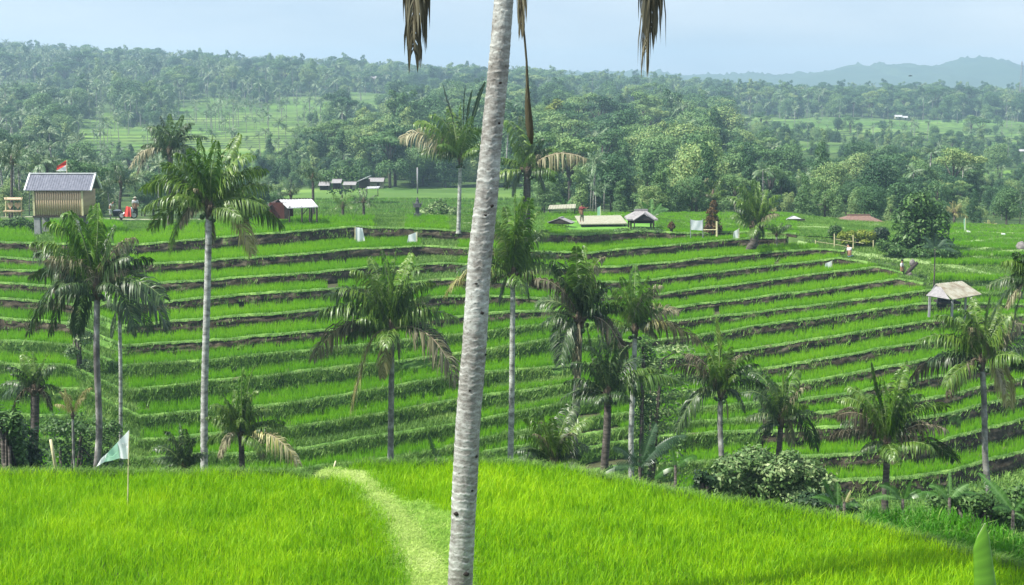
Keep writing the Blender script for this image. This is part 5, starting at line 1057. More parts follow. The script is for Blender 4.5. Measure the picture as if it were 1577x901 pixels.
# ---- gabled huts
def hut(label, cx, ybase, Y, w, d, wall_h, roof_h, over, wmat, rmat, kind='gable', rz=0.0, posts=False, name='hut', cat='hut', nbat=0, wallsides=True, zb=None, lab2=None, postmat='dark_wood'):
    b = P(cx, ybase, Y); 
    if zb is not None: b.z = zb
    root = thing(name, label, cat, tuple(b), rz)
    if wallsides:
        mb = MB(); mb.box((0, d / 2, wall_h / 2), (w, d, wall_h)); mb.build('wall', wmat, root)
        mb = MB(); mb.box((w * 0.18, -0.02, wall_h * 0.42), (w * 0.2, 0.05, wall_h * 0.8)); mb.build('door', 'dark_wood', root)
    if posts:
        for xx in (-w / 2, w / 2):
            for yy in (0, d): mb = MB(); mb.box((xx, yy, wall_h / 2 - 0.4), (0.14, 0.14, wall_h + 0.8)); mb.build('post', postmat, root)
    W2 = w / 2 + over
    if kind == 'gable':       # ridge runs across (x)
        ang = math.atan2(roof_h, d / 2 + over); dl = math.hypot(roof_h, d / 2 + over)
        for sgn in (1, -1):
            mb = MB(); rot = Euler((ang * sgn, 0, 0)); c_ = (0, d / 2 - sgn * (d / 2 + over) / 2, wall_h + roof_h / 2); mb.box(c_, (2 * W2, dl + 0.04, 0.05), rot)
            for i in range(nbat): mb.box((-W2 + (i + 0.5) * 2 * W2 / nbat, c_[1], c_[2] + 0.035), (2 * W2 / nbat * 0.3, dl * 0.99, 0.035), rot)
            mb.build('roof', rmat, root)
        for xx in (-w / 2, w / 2): mb = MB(); V = [(xx - 0.04, 0, wall_h), (xx - 0.04, d, wall_h), (xx - 0.04, d / 2, wall_h + roof_h * 0.93), (xx + 0.04, 0, wall_h), (xx + 0.04, d, wall_h), (xx + 0.04, d / 2, wall_h + roof_h * 0.93)]; mb.add(V, [(0, 1, 2), (3, 5, 4), (0, 2, 5, 3), (1, 4, 5, 2), (0, 3, 4, 1)]); mb.build('gable_wall', wmat, root)
        mb = MB(); mb.box((0, d / 2, wall_h + roof_h + 0.03), (2 * W2, 0.2, 0.08)); mb.build('ridge_cap', rmat, root)
    elif kind == 'hip':
        mb = MB(); o2 = over; r2 = w * 0.22
        V = [(-W2, -o2, wall_h), (W2, -o2, wall_h), (W2, d + o2, wall_h), (-W2, d + o2, wall_h), (-r2, d / 2, wall_h + roof_h), (r2, d / 2, wall_h + roof_h)]
        V += [(v[0], v[1], v[2] - 0.12) for v in V[:4]]
        mb.add(V, [(0, 1, 5, 4), (1, 2, 5), (2, 3, 4, 5), (3, 0, 4), (0, 6, 7, 1), (1, 7, 8, 2), (2, 8, 9, 3), (3, 9, 6, 0), (6, 9, 8, 7)]); mb.build('roof', rmat, root)
        mb = MB(); mb.box((0, d / 2, wall_h + roof_h + 0.04), (2 * r2 + 0.3, 0.2, 0.14)); mb.build('ridge_cap', rmat, root)
    elif kind == 'shed':
        ang = math.atan2(roof_h, d + 2 * over); dl = math.hypot(roof_h, d + 2 * over); mb = MB(); mb.box((0, d / 2, wall_h + roof_h / 2), (2 * W2, dl, 0.05), Euler((ang, 0, 0)))
        for i in range(nbat): mb.box((-W2 + (i + 0.5) * 2 * W2 / nbat, d / 2, wall_h + roof_h / 2 + 0.035), (2 * W2 / nbat * 0.3, dl * 0.99, 0.035), Euler((ang, 0, 0)))
        mb.build('roof', rmat, root)
    return root
pp = lambda px, Y: px * Y / F
Y = 114
# dark red shed with a lean-to roof on poles
b = P(455, 336, Y); root = thing('wooden_shed', 'dark red shed with a pale tin lean-to roof on poles', 'shed', tuple(b)); R0 = b
q = lambda a, d, dy=0.0: P(a, d, Y + dy) - R0
for i in range(14):
    mb = MB(); mb.box(((q(415, 330) .x) + pp(2.1, Y) * (i + 0.5), 0, (q(0, 337).z + q(0, 312).z) / 2), (pp(1.9, Y), 0.06, (q(0, 312).z - q(0, 337).z))); mb.build('plank', 'red_wood' if i < 11 else 'dark_wood', root)
mb = MB(); mb.box((q(430, 330).x, 2.4, (q(0, 337).z + q(0, 312).z) / 2), (pp(29, Y), 0.08, q(0, 312).z - q(0, 337).z)); mb.box((q(415, 0).x, 1.2, (q(0, 337).z + q(0, 312).z) / 2), (0.08, 2.4, q(0, 312).z - q(0, 337).z)); mb.build('rear_wall', 'red_wood', root)
mb = MB(); c4 = [q(430, 307.5, 0.9), q(480, 306.5, 0.9), q(490, 318, -1.3), q(443, 320, -1.3)]; mb.add(c4 + [v + Vector((0, 0, -0.07)) for v in c4], [(0, 3, 2, 1), (4, 5, 6, 7), (0, 1, 5, 4), (1, 2, 6, 5), (2, 3, 7, 6), (3, 0, 4, 7)])
for i in range(11):
    s = (i + 0.5) / 11; a_ = c4[0].lerp(c4[1], s); b_ = c4[3].lerp(c4[2], s); mb.tube([a_ + Vector((0, 0, 0.02)), b_ + Vector((0, 0, 0.02))], 0.025, 4)
mb.build('roof', 'roof_tin', root)
mb = MB(); c4 = [q(414, 319, -0.6), q(430, 306, 1.2), q(482, 305, 1.4), q(478, 308, 3.2), q(412, 314, 3.2)]; mb.add(c4 + [v + Vector((0, 0, -0.12)) for v in c4], [(0, 1, 2, 3, 4), (9, 8, 7, 6, 5), (0, 5, 6, 1), (1, 6, 7, 2), (2, 7, 8, 3), (3, 8, 9, 4), (4, 9, 5, 0)]); mb.build('roof', 'dark_wood', root)
for xx, dy in ((446, -1.2), (465, -1.2), (477, -1.2), (488, -1.2), (480, 1.0)): mb = MB(); mb.tube([q(xx, 342, dy), q(xx, 318 if dy < 0 else 309, dy)], 0.07, 6); mb.build('pole', 'dark_wood', root)
mb = MB(); mb.tube([q(466, 330, -1.2), q(476, 319, -1.2)], 0.04, 5); mb.build('brace', 'dark_wood', root)
# field hut at right
Yf = hit(1465, 480, 70).y; Yf = min(Yf, 92)
b = P(1465, 482, Yf); root = thing('field_hut', 'open field hut with a rusty pale tin roof on four posts at right', 'hut', tuple(b)); R0 = b
q = lambda a, d, dy=0.0: P(a, d, Yf + dy) - R0
for xx, yb, yt, dy in ((1431, 478, 452, 0), (1466, 482, 458, -0.4), (1486, 484, 452, 0.6), (1494, 480, 450, 1.2)): mb = MB(); v0 = q(xx, yb, dy); mb.box(((v0.x), dy, (v0.z + q(xx, yt, dy).z) / 2 - 0.2), (0.13, 0.13, q(xx, yt, dy).z - v0.z + 0.5)); mb.build('post', 'concrete', root)
def slab(name, c4, th, mat, root, ribs=0):
    mb = MB(); n_ = (c4[1] - c4[0]).cross(c4[2] - c4[0]).normalized(); n_ = n_ if n_.z > 0 else -n_
    mb.add(c4 + [v - n_ * th for v in c4], [(0, 3, 2, 1), (4, 5, 6, 7), (0, 1, 5, 4), (1, 2, 6, 5), (2, 3, 7, 6), (3, 0, 4, 7)])
    for i in range(ribs): s = (i + 0.5) / ribs; mb.tube([c4[0].lerp(c4[1], s) + n_ * 0.015, c4[3].lerp(c4[2], s) + n_ * 0.015], 0.02, 4)
    return mb.build(name, mat, root)
slab('roof', [q(1441, 437, 1.0), q(1483, 432, 1.2), q(1478, 462, -1.0) + Vector((0, 0, 0)), q(1460, 460, -1.2)][0:0] or [q(1441, 437, 0.6), q(1482, 433, 1.8), q(1512, 453, 0.2), q(1468, 461, -1.0)], 0.05, 'roof_rust', root, 12)
slab('rear_roof', [q(1441, 437, 0.6), q(1482, 433, 1.8), q(1478, 447, 3.8), q(1430, 453, 2.4)], 0.05, 'roof_tin', root, 10)
slab('gable_apron', [q(1426, 455, -0.4), q(1441, 441, 0.1), q(1449, 442, 0.0), q(1463, 461, -1.1)], 0.05, 'roof_grey', root, 0)
mb = MB(); v = [q(1432, 455, 0.5), q(1462, 459, -0.4), q(1441, 438.5, 0.7)]; mb.add(v + [a + Vector((0.03, 0.08, 0)) for a in v], [(0, 1, 2), (3, 5, 4), (0, 3, 4, 1), (1, 4, 5, 2), (2, 5, 3, 0)]); mb.build('gable', 'dark_wood', root)
mb = MB(); v0 = q(1460, 470, 0.8); mb.box((v0.x, 1.0, v0.z + 0.2), (1.4, 1.4, 0.12)); mb.build('platform', 'dark_wood', root)
b = q(1450, 466, 0.9); mb = MB(); mb.tube([b + Vector((0, 0, z)) for z in (-0.3, 0, 0.35, 0.6)], [0.3, 0.34, 0.28, 0.08], 8); o = mb.build('sack', 'cloth_dark', None, True); o.location = R0; tag(o, 'dark bundle on the platform inside the field hut at right', 'sack')
# huts on the hilltop in the middle
Ym = 121
hut('low black-gabled hut peak sunk beside the pale mat roof', 881, 345, Ym, pp(14, Ym), 2.0, 0.12, pp(7, Ym), 0.1, 'dark_wood', 'roof_grey', rz=PI / 2.6, name='hut')
b = P(925, 345, Ym); root = thing('shelter', 'long low shelter with a flat pale woven mat roof', 'shelter', tuple(b)); R0 = b; q = lambda a, d, dy=0.0: P(a, d, Ym + dy) - R0
slab('roof', [q(885, 332.5, 5.2), q(956, 331.5, 5.2), q(966, 344, 0.0), q(893, 345, 0.0)], 0.08, 'mat_pale', root, 16)
for xx, dy in ((896, 0.4), (930, 0.4), (962, 0.4), (890, 4.8), (955, 4.8)): mb = MB(); mb.tube([q(xx, 350, dy), q(xx, 345 if dy < 1 else 336, dy)], 0.06, 6); mb.build('post', 'dark_wood', root)
hut('small hut with a grey gabled roof beside the pale mat shelter', 989, 344, Ym - 3, pp(34, Ym), 2.2, pp(7, Ym), pp(11, Ym), 0.35, 'dark_wood', 'roof_grey', kind='hip', posts=True, nbat=10)
b = P(985, 336, Ym - 3.6); mb = MB(); root2 = thing('hut', 'dark little gable dormer leaning against the grey hipped hut', 'hut', tuple(P(992, 342, Ym - 4)), 0)
slab('roof', [Vector((-0.9, 0, 0.15)), Vector((0, 0.0, 0.75)), Vector((0.1, 1.0, 0.8)), Vector((-0.9, 1.0, 0.2))], 0.05, 'roof_grey', root2); slab('roof', [Vector((0.9, 0, 0.15)), Vector((0, 0.0, 0.75)), Vector((0.1, 1.0, 0.8)), Vector((0.95, 1.0, 0.2))], 0.05, 'roof_grey', root2)
mb = MB(); mb.add([(-0.7, 0.08, 0.15), (0.7, 0.08, 0.15), (0, 0.08, 0.66), (-0.7, 0.9, 0.15), (0.7, 0.9, 0.15), (0, 0.9, 0.66)], [(0, 1, 2), (3, 5, 4), (0, 3, 4, 1)]); mb.build('gable', 'dark_wood', root2)
for xx in (-0.8, 0.8): mb = MB(); mb.tube([(xx, 0.1, -0.5), (xx, 0.1, 0.2)], 0.05, 6); mb.build('post', 'dark_wood', root2)
b = P(866, 326, 134); root = thing('shelter', 'thin pale roof lying low at the back of the bright hilltop field', 'shelter', tuple(b)); R0 = b
slab('roof', [Vector((-pp(22, 134), 0, 0.25)), Vector((pp(20, 134), 0, 0.35)), Vector((pp(22, 134), 1.6, 0.62)), Vector((-pp(19, 134), 1.6, 0.5))], 0.06, 'mat_pale', root, 10)
for xx in (-1.2, 1.2): mb = MB(); mb.tube([(xx, 0.2, -0.6), (xx, 0.2, 0.3)], 0.05, 6); mb.build('post', 'dark_wood', root)
# brown-roofed house and its white awning
Yh = 132
hut('house with a wide brown hipped roof behind the yellow hedge', 1329, 356, Yh, pp(70, Yh), 3.6, pp(10, Yh), pp(12, Yh), 0.5, 'dark_wood', 'roof_brown', kind='hip', name='house', cat='house')
b = P(1345, 354, Yh - 4); root = thing('awning', 'flat white sheet awning in front of the brown-roofed house', 'awning', tuple(b)); R0 = b; q = lambda a, d, dy=0.0: P(a, d, Yh - 4 + dy) - R0
slab('sheet', [q(1322, 346, 2), q(1352, 345, 2), q(1362, 350, 0), q(1316, 351, 0)], 0.05, 'roof_tin', root, 8)
for xx in (1318, 1338, 1359): mb = MB(); mb.tube([q(xx, 358, 0.2), q(xx, 350.5, 0.2)], 0.05, 6); mb.build('post', 'dark_wood', root)
# far grey huts beyond the hilltop
for lab, cx, yb, Yq, w_, wh, rh, rm_, wm_ in (('leftmost small grey hut beyond the hilltop', 499, 293, 205, 13, 7, 5, 'roof_tin', 'dark_wood'), ('small hut with a rounded pale roof, second of the far row', 518, 291, 208, 11, 9, 5, 'roof_tin', 'dark_wood'),
        ('long low pale-roofed hut in the middle of the far row', 538, 291, 205, 16, 6, 4, 'roof_tin', 'roof_rust'), ('wide brown-walled hut at the right end of the far row', 579, 290, 205, 20, 10, 5, 'roof_tin', 'roof_rust')):
    hut(lab, cx, yb, Yq, pp(w_, Yq), 2.6, pp(wh, Yq), pp(rh, Yq), 0.2, wm_, 'roof_grey', name='hut')
b = P(560, 290, 202); root = thing('hut', 'tall dark far hut under one steep slanting roof', 'hut', tuple(b)); mb = MB(); mb.box((0, 1.2, 0.6), (pp(15, 202), 2.2, 1.2)); mb.build('wall', 'dark_wood', root)
slab('roof', [Vector((-0.9, -0.2, 1.0)), Vector((0.85, -0.2, 1.75)), Vector((0.85, 2.6, 1.75)), Vector((-0.9, 2.6, 1.0))], 0.08, 'roof_tin', root, 6)
b = P(573, 296, 196); root = thing('shelter', 'flat pale roof set low in front of the far huts', 'shelter', tuple(b)); slab('roof', [Vector((-0.9, 0, 0.5)), Vector((0.9, 0, 0.55)), Vector((1.0, 1.4, 0.75)), Vector((-0.8, 1.4, 0.7))], 0.06, 'roof_tin', root, 6)
for xx in (-0.8, 0.8): mb = MB(); mb.tube([(xx, 0.1, -0.6), (xx, 0.1, 0.5)], 0.05, 6); mb.build('post', 'dark_wood', root)
# hamlet roofs far off on the hillside
for i, (cx, yb, Yq, w_, lab, rm_) in enumerate(((1384, 183, 690, 10, 'left one of two white roofs at the edge of the far right field', 'roof_tin'), (1393, 184, 690, 9, 'right one of two white roofs at the edge of the far right field', 'roof_tin'), (123, 192, 560, 14, 'pale roof in a clearing on the upper left hillside', 'roof_tin'),
        (1403, 285, 300, 22, 'dark maroon house buried in the trees at right', 'roof_brown'), (1574, 236, 420, 10, 'white roof among trees at the far right edge', 'roof_tin'), (575, 128, 900, 18, 'pale roof near the skyline left of the hilltop palm', 'roof_grey'), (1366, 268, 330, 7, 'tiny cream hut among the right-hand trees', 'roof_tin'), (1569, 324, 210, 10, 'small cream hut above the right edge field', 'roof_tin'))):
    p_ = P(cx, yb, Yq); hut(lab, cx, yb, Yq, pp(w_, Yq), pp(w_ * 0.7, Yq), pp(w_ * 0.3, Yq), pp(w_ * 0.28, Yq), pp(w_ * 0.08, Yq), 'cloth_maroon' if i == 3 else 'mat_pale', rm_, name='house', cat='house')
# little white boxes on the right plateau
for cx, yb, w_, lab in ((1477, 362, 9, 'low white box beside the tall mint banner'), (1493, 361, 8, 'white tilted board right of the tall mint banner'), (1547, 365, 9, 'white tent-like cover on the far right plateau')):
    b = P(cx, yb, 127); rt = thing('field_cover', lab, 'cover', tuple(b)); mb = MB(); ww = pp(w_, 127) / 2
    mb.add([(-ww, 0, 0), (ww, 0, 0), (ww * 0.8, 0.7, 0), (-ww * 0.8, 0.7, 0), (-ww * 0.7, 0.3, pp(6, 127)), (ww * 0.6, 0.35, pp(5, 127))], [(0, 1, 5, 4), (1, 2, 5), (2, 3, 4, 5), (3, 0, 4), (0, 3, 2, 1)]); mb.build('sheet', 'cloth_white', rt)
    mb = MB(); mb.tube([(-ww * 0.7, 0.3, -0.3), (-ww * 0.7, 0.3, pp(6.5, 127))], 0.03, 5); mb.build('stake', 'bamboo_pole', rt)
b = P(1222, 338, 130); rt = thing('mound_cover', 'low white heap on the bright field left of the yellow palm', 'cover', tuple(b)); mb = MB(); mb.add([(-0.7, 0, 0), (0.9, 0, 0), (0.5, 0.8, 0), (-0.5, 0.8, 0), (-0.1, 0.3, 0.32), (0.15, 0.4, 0.30)], [(0, 1, 5, 4), (1, 2, 5), (2, 3, 4, 5), (3, 0, 4), (0, 3, 2, 1)]); mb.build('sheet', 'roof_tin', rt)
mb = MB(); mb.box((0.2, -0.2, 0), (1.6, 0.2, 0.14)); mb.build('rim', 'dark_wood', rt)

# bamboo stall at the left edge
Ys_ = 114; b = P(20, 330, Ys_); root = thing('bamboo_stall', 'small tan bamboo stall with woven heart-shaped panels at the left edge', 'stall', tuple(b)); R0 = b; q = lambda a, d, dy=0.0: P(a, d, Ys_ + dy) - R0
for xx in (9, 33): mb = MB(); mb.tube([q(xx, 334), q(xx, 304)], 0.06, 6); mb.build('post', 'bamboo_pole', root)
slab('roof', [q(6, 304, 1.4), q(35, 304, 1.4), q(34, 307, -0.3), q(7, 307, -0.3)], 0.06, 'bamboo_wall', root)
for cx_ in (15, 27):
    mb = MB(); n_ = 16; V = []
    for k in range(n_): a = 2 * PI * k / n_; xh = 16 * math.sin(a) ** 3; yh = 13 * math.cos(a) - 5 * math.cos(2 * a) - 2 * math.cos(3 * a) - math.cos(4 * a); V.append(q(cx_, 316) + Vector((xh / 16 * pp(5.2, Ys_), 0, yh / 16 * pp(6, Ys_))))
    mb.add(V + [v + Vector((0, 0.08, 0)) for v in V], [tuple(range(n_)), tuple(range(2 * n_ - 1, n_ - 1, -1))] + [(k, (k + 1) % n_, n_ + (k + 1) % n_, n_ + k) for k in range(n_)]); mb.build('woven_panel', 'bamboo_wall', root)
mb = MB(); mb.box(tuple(q(21, 325)), (pp(28, Ys_), 0.8, 0.1)); mb.build('counter', 'bamboo_wall', root)
for i in range(7): mb = MB(); mb.tube([q(9 + i * 4, 331), q(9 + i * 4, 325)], 0.05, 5); mb.build('slat', 'bamboo_wall', root)

# shrine
Yz = 124; b = P(643, 337, Yz); root = thing('shrine', 'small dark tiered stone shrine on the hilltop field', 'shrine', tuple(b)); u_ = pp(1, Yz)
for nm, zz0, zz1, w0 in (('plinth', -1, 4, 13), ('base_step', 4, 8, 10), ('column', 8, 18, 6), ('tray', 18, 20, 12), ('throne_seat', 20, 24, 9)): mb = MB(); mb.box((0, 0, (zz0 + zz1) / 2 * u_), (w0 * u_, w0 * u_, (zz1 - zz0) * u_)); mb.build(nm, 'shrine_stone', root)
mb = MB(); mb.tube([(0, 0, 24 * u_), (0, 0, 27 * u_), (0, 0, 29 * u_), (0, 0, 34 * u_)], [3.2 * u_, 2.2 * u_, 2.6 * u_, 0.4 * u_], 6); mb.build('finial', 'shrine_stone', root)
for sx in (-1, 1): mb = MB(); mb.tube([(sx * 4 * u_, 0, 20 * u_), (sx * 6.5 * u_, 0, 23 * u_), (sx * 7.5 * u_, 0, 27 * u_)], [1.4 * u_, 1.1 * u_, 0.3 * u_], 5); mb.build('side_horn', 'shrine_stone', root)
# poles and masts
mb = MB(); mb.tube([(0, 0, -1), (0, 0, pp(30, 215))], 0.11, 6); o = mb.build('utility_pole', 'concrete', None, True); o.location = P(643, 288, 215); tag(o, 'slim grey pole against the dark blue woods', 'pole')
b = P(1571, 158, 1000); root = thing('radio_mast', 'thin lattice radio mast on the skyline at the right edge', 'mast', tuple(b)); hgt = pp(62, 1000)
for k in range(3): a = 2 * PI * k / 3; mb = MB(); mb.tube([(math.cos(a) * 1.5, math.sin(a) * 1.5, -4), (math.cos(a) * 0.5, math.sin(a) * 0.5, hgt)], 0.22, 4); mb.build('leg', 'metal_grey', root)
mb = MB()
for i in range(14):
    z0 = hgt * i / 14; z1 = hgt * (i + 1) / 14; r0 = 1.5 - i / 14; r1 = 1.5 - (i + 1) / 14
    for k in range(3): a = 2 * PI * k / 3; c_ = 2 * PI * (k + 1) / 3; mb.tube([(math.cos(a) * r0, math.sin(a) * r0, z0), (math.cos(c_) * r1, math.sin(c_) * r1, z1)], 0.1, 3)
mb.build('lattice', 'metal_grey', root)['kind'] = 'stuff'
# a bird over the far mountain
b = P(1402, 117, 600); root = thing('bird', 'lone dark bird gliding in front of the blue mountain', 'bird', tuple(b)); mb = MB()
mb.tube([(-0.9, 0, -0.05), (-0.5, 0, 0), (0, 0, 0.05), (0.6, 0, 0.02), (1.0, 0, -0.03)], [0.04, 0.2, 0.28, 0.16, 0.02], 6); mb.build('body', 'cloth_dark', root, True)
for sy in (-1, 1): mb = MB(); mb.add([(-0.3, 0, 0.05), (0.35, 0, 0.05), (0.25, sy * 1.1, 0.35), (-0.05, sy * 2.3, 0.2), (-0.3, sy * 1.0, 0.32)], [(0, 1, 2, 3, 4)]); mb.build('wing', 'cloth_dark', root)

# ---- people
def person(label, x, yfeet, Y, hpx, pose, cloth, rz=0.0, zb=None):
    b = P(x, yfeet, Y); 
    if zb is not None: b.z = zb
    root = thing('person', label, 'person', tuple(b), rz); h = hpx * Y / F; J = POSES[pose]
    def skin_body(nm, chains, mat, k=1.0):
        V = [];E = [];R = [];ids = {}
        for ch in chains:
            pv = None
            for j in ch:
                if j not in ids: ids[j] = len(V); V.append(Vector(J[j][:3]) * h); R.append(J[j][3] * h * k)
                if pv is not None and (pv, ids[j]) not in E: E.append((pv, ids[j]))
                pv = ids[j]
        me = bpy.data.meshes.new(nm); me.from_pydata(V, E, []); o = obj(nm, me, root); o.modifiers.new('skin', 'SKIN'); sv = me.skin_vertices[0].data
        for i, q_ in enumerate(R): sv[i].radius = (q_, q_)
        sv[0].use_root = True; s_ = o.modifiers.new('sub', 'SUBSURF'); s_.levels = 1; s_.render_levels = 1; me.materials.append(M[mat]); o.modifiers['skin'].use_smooth_shade = True
        return o
    skin_body('body', [('hip', 'waist', 'chest', 'neck', 'head', 'crown'), ('chest', 'shL', 'elL', 'haL', 'fiL'), ('chest', 'shR', 'elR', 'haR', 'fiR'), ('hip', 'kneeL', 'footL', 'toeL'), ('hip', 'kneeR', 'footR', 'toeR')], 'skin')
    skin_body('shirt', [('waist', 'chest'), ('chest', 'shL', 'elL'), ('chest', 'shR', 'elR')], cloth[0], 1.32)
    skin_body('trousers', [('hip', 'kneeL', 'footL'), ('hip', 'kneeR', 'footR')], cloth[1], 1.30)
    c = Vector(J['crown'][:3]) * h; mb = MB()
    if cloth[2] == 'hat': mb.tube([c + Vector((0, 0, z * h)) for z in (-0.035, -0.03, 0.0, 0.035)], [0.10 * h, 0.10 * h, 0.05 * h, 0.006 * h], 12); mb.build('hat', 'mat_pale', root, True)
    else: mb.tube([c + Vector((0, 0, z * h)) for z in (-0.05, -0.01, 0.025, 0.04)], [0.052 * h, 0.056 * h, 0.04 * h, 0.012 * h], 10); mb.build('hair', 'cloth_dark', root, True)
    return root
st = {'hip': (0, 0, .50, .085), 'waist': (0, 0, .60, .078), 'chest': (0, 0, .74, .09), 'neck': (0, 0, .84, .035), 'head': (0, -.01, .90, .055), 'crown': (0, -.01, .955, .05), 'shL': (-.11, 0, .79, .036), 'elL': (-.14, -.02, .63, .026), 'haL': (-.13, -.08, .50, .018), 'fiL': (-.125, -.11, .45, .016), 'shR': (.11, 0, .79, .036), 'elR': (.14, -.02, .63, .026), 'haR': (.12, -.08, .52, .018), 'fiR': (.11, -.12, .48, .016),
      'kneeL': (-.06, -.02, .28, .042), 'footL': (-.065, 0, .05, .028), 'toeL': (-.07, -.08, .02, .024), 'kneeR': (.06, -.02, .28, .042), 'footR': (.07, 0, .05, .028), 'toeR': (.075, -.08, .02, .024)}
bend = dict(st); bend.update({'chest': (.06, -.08, .70, .085), 'neck': (.11, -.13, .78, .035), 'head': (.14, -.16, .83, .055), 'crown': (.17, -.18, .87, .05), 'shL': (-.03, -.09, .74, .036), 'elL': (-.02, -.16, .58, .026), 'haL': (.03, -.22, .47, .018), 'fiL': (.04, -.24, .43, .016), 'shR': (.14, -.09, .73, .036), 'elR': (.17, -.16, .58, .026), 'haR': (.17, -.22, .46, .018), 'fiR': (.17, -.24, .42, .016)})
reach = dict(st); reach.update({'elR': (.20, -.04, .72, .026), 'haR': (.30, -.06, .78, .018), 'fiR': (.34, -.06, .81, .016)})
ride = dict(st); ride.update({'hip': (0, 0, .50, .085), 'waist': (0, -.04, .60, .078), 'chest': (0, -.10, .73, .088), 'neck': (0, -.14, .82, .035), 'head': (0, -.16, .88, .055), 'crown': (0, -.16, .93, .05), 'shL': (-.11, -.12, .78, .036), 'shR': (.11, -.12, .78, .036), 'elL': (-.15, -.22, .66, .026), 'elR': (.15, -.22, .66, .026), 'haL': (-.14, -.34, .62, .018), 'haR': (.14, -.34, .62, .018), 'fiL': (-.13, -.38, .62, .016), 'fiR': (.13, -.38, .62, .016), 'kneeL': (-.09, -.24, .40, .042), 'kneeR': (.09, -.20, .33, .042), 'footL': (-.08, -.14, .18, .028), 'footR': (.08, -.10, .10, .028), 'toeL': (-.08, -.22, .16, .024), 'toeR': (.08, -.18, .08, .024)})
POSES = {'stand': st, 'bend': bend, 'reach': reach, 'ride': ride}
person('person in a white shirt standing by the bicycle near the big palm', 209, 334, 113, 32, 'stand', ('cloth_white', 'cloth_dark', 'hat'), 0.4)
person('person in a white shirt and dark trousers bending forward on the path behind the shed', 170, 332, 118, 24, 'bend', ('cloth_white', 'cloth_white', 'hair'), 1.2)
person('person in a maroon shirt standing on the hilltop with one arm out', 896, 342, 117, 29, 'reach', ('cloth_maroon', 'roof_rust', 'hair'), 0.0)
h_ = hit(1308, 408, 85); person('person in a pale blue shirt and blue trousers below the bamboo rail', 1308, 408, min(h_.y, 118), 34, 'bend', ('cloth_white', 'cloth_blue', 'hair'), 2.6, zb=h_.z)
h_ = hit(1390, 432, 80); person('person in a white shirt with dark trousers beside the leaning log', 1388, 432, min(h_.y, 112), 33, 'stand', ('cloth_white', 'cloth_dark', 'hair'), 1.0, zb=h_.z)
# red sheet over a parked scooter, and a bicycle wheel showing
b = P(197, 336, 112); root = thing('scooter', 'parked scooter half covered by a red cloth beside the person in white', 'scooter', tuple(b), 0.1); u_ = pp(1, 112)
for xx in (-9, 9):
    mb = MB(); n_ = 18; mb.tube([(xx * u_ + math.cos(2 * PI * k / n_) * 4.6 * u_, 0, 4.6 * u_ + math.sin(2 * PI * k / n_) * 4.6 * u_) for k in range(n_ + 1)], 0.05, 6, False); wh = mb.build('wheel', 'black_rubber', root, True)
    mb = MB(); mb.tube([(xx * u_, -0.03, 4.6 * u_), (xx * u_, 0.03, 4.6 * u_)], 3.4 * u_, 14); mb.build('rim', 'roof_tin', wh)
mb = MB(); mb.tube([(-9 * u_, 0, 6 * u_), (-4 * u_, 0, 7 * u_), (3 * u_, 0, 5 * u_), (7 * u_, 0, 10 * u_), (6 * u_, 0, 17 * u_)], [0.06, 0.18, 0.14, 0.1, 0.04], 8); mb.build('frame', 'metal_grey', root, True)
mb = MB(); mb.tube([(6 * u_, -0.3, 17.5 * u_), (6 * u_, 0.3, 17.5 * u_)], 0.03, 6); mb.build('handlebar', 'black_rubber', root)
mb = MB(); V = [];n_ = 10
for i in range(n_ + 1):
    s = i / n_
    for j in range(9): q_ = j / 8; V.append(((-6 + 12 * q_ + 2 * s) * u_ * (1 - 0.45 * s), (-0.42 + 0.10 * math.sin(q_ * 9)) * (1 - s * 0.8), (3 + 15 * s + 0.5 * math.sin(q_ * 6)) * u_))
mb.add(V, [(i * 9 + j, i * 9 + j + 1, (i + 1) * 9 + j + 1, (i + 1) * 9 + j) for i in range(n_) for j in range(8)]); mb.build('red_cloth', 'cloth_red', root, True)
b = P(181, 333, 113.5); root = thing('basket', 'dark and white basket on the ground left of the red cloth', 'basket', tuple(b)); mb = MB(); mb.tube([(0, 0, 0), (0, 0, 0.3), (0, 0, 0.45)], [0.32, 0.42, 0.40], 10); mb.build('bowl', 'cloth_dark', root, True); mb = MB(); mb.tube([(0, 0, 0.4), (0, 0, 0.5), (0, 0, 0.55)], [0.36, 0.3, 0.1], 10); mb.build('white_lid', 'cloth_white', root, True)
# leaning log
h_ = hit(1402, 436, 80); Yl = min(h_.y, 110); b = P(1402, 432, Yl); root = thing('log_pile', 'dark timber leaning over a pale rock beside the worker in white', 'timber', tuple(b)); R0 = b; q = lambda a, d, dy=0.0: P(a, d, Yl + dy) - R0
mb = MB(); mb.tube([q(1394, 428), q(1401, 416), q(1413, 404)], [0.17, 0.15, 0.12], 8); mb.build('log', 'dark_wood', root, True); mb = MB(); mb.tube([q(1398, 434, -0.3), q(1400, 426, -0.3), q(1403, 420, -0.2)], [0.26, 0.3, 0.1], 8); mb.build('stump', 'bark_dark', root, True)
mb = MB(); c_ = q(1405, 405, 0.2); mb.tube([c_ + Vector((0, 0, z)) for z in (-0.3, -0.1, 0.15, 0.3)], [0.1, 0.22, 0.2, 0.05], 8); o = mb.build('rock', 'rock', None, True); o.location = R0; tag(o, 'pale grey rock on top of the leaning timber', 'rock')
b = hit(1573, 384, 90); mb = MB(); mb.tube([(0, 0, -0.2), (0, 0, 0.2), (0, 0, 0.5), (0.1, 0, 0.62)], [0.45, 0.5, 0.32, 0.1], 9); o = mb.build('rock', 'rock', None, True); o.location = b; tag(o, 'round grey boulder in the bright field at the right edge', 'rock')
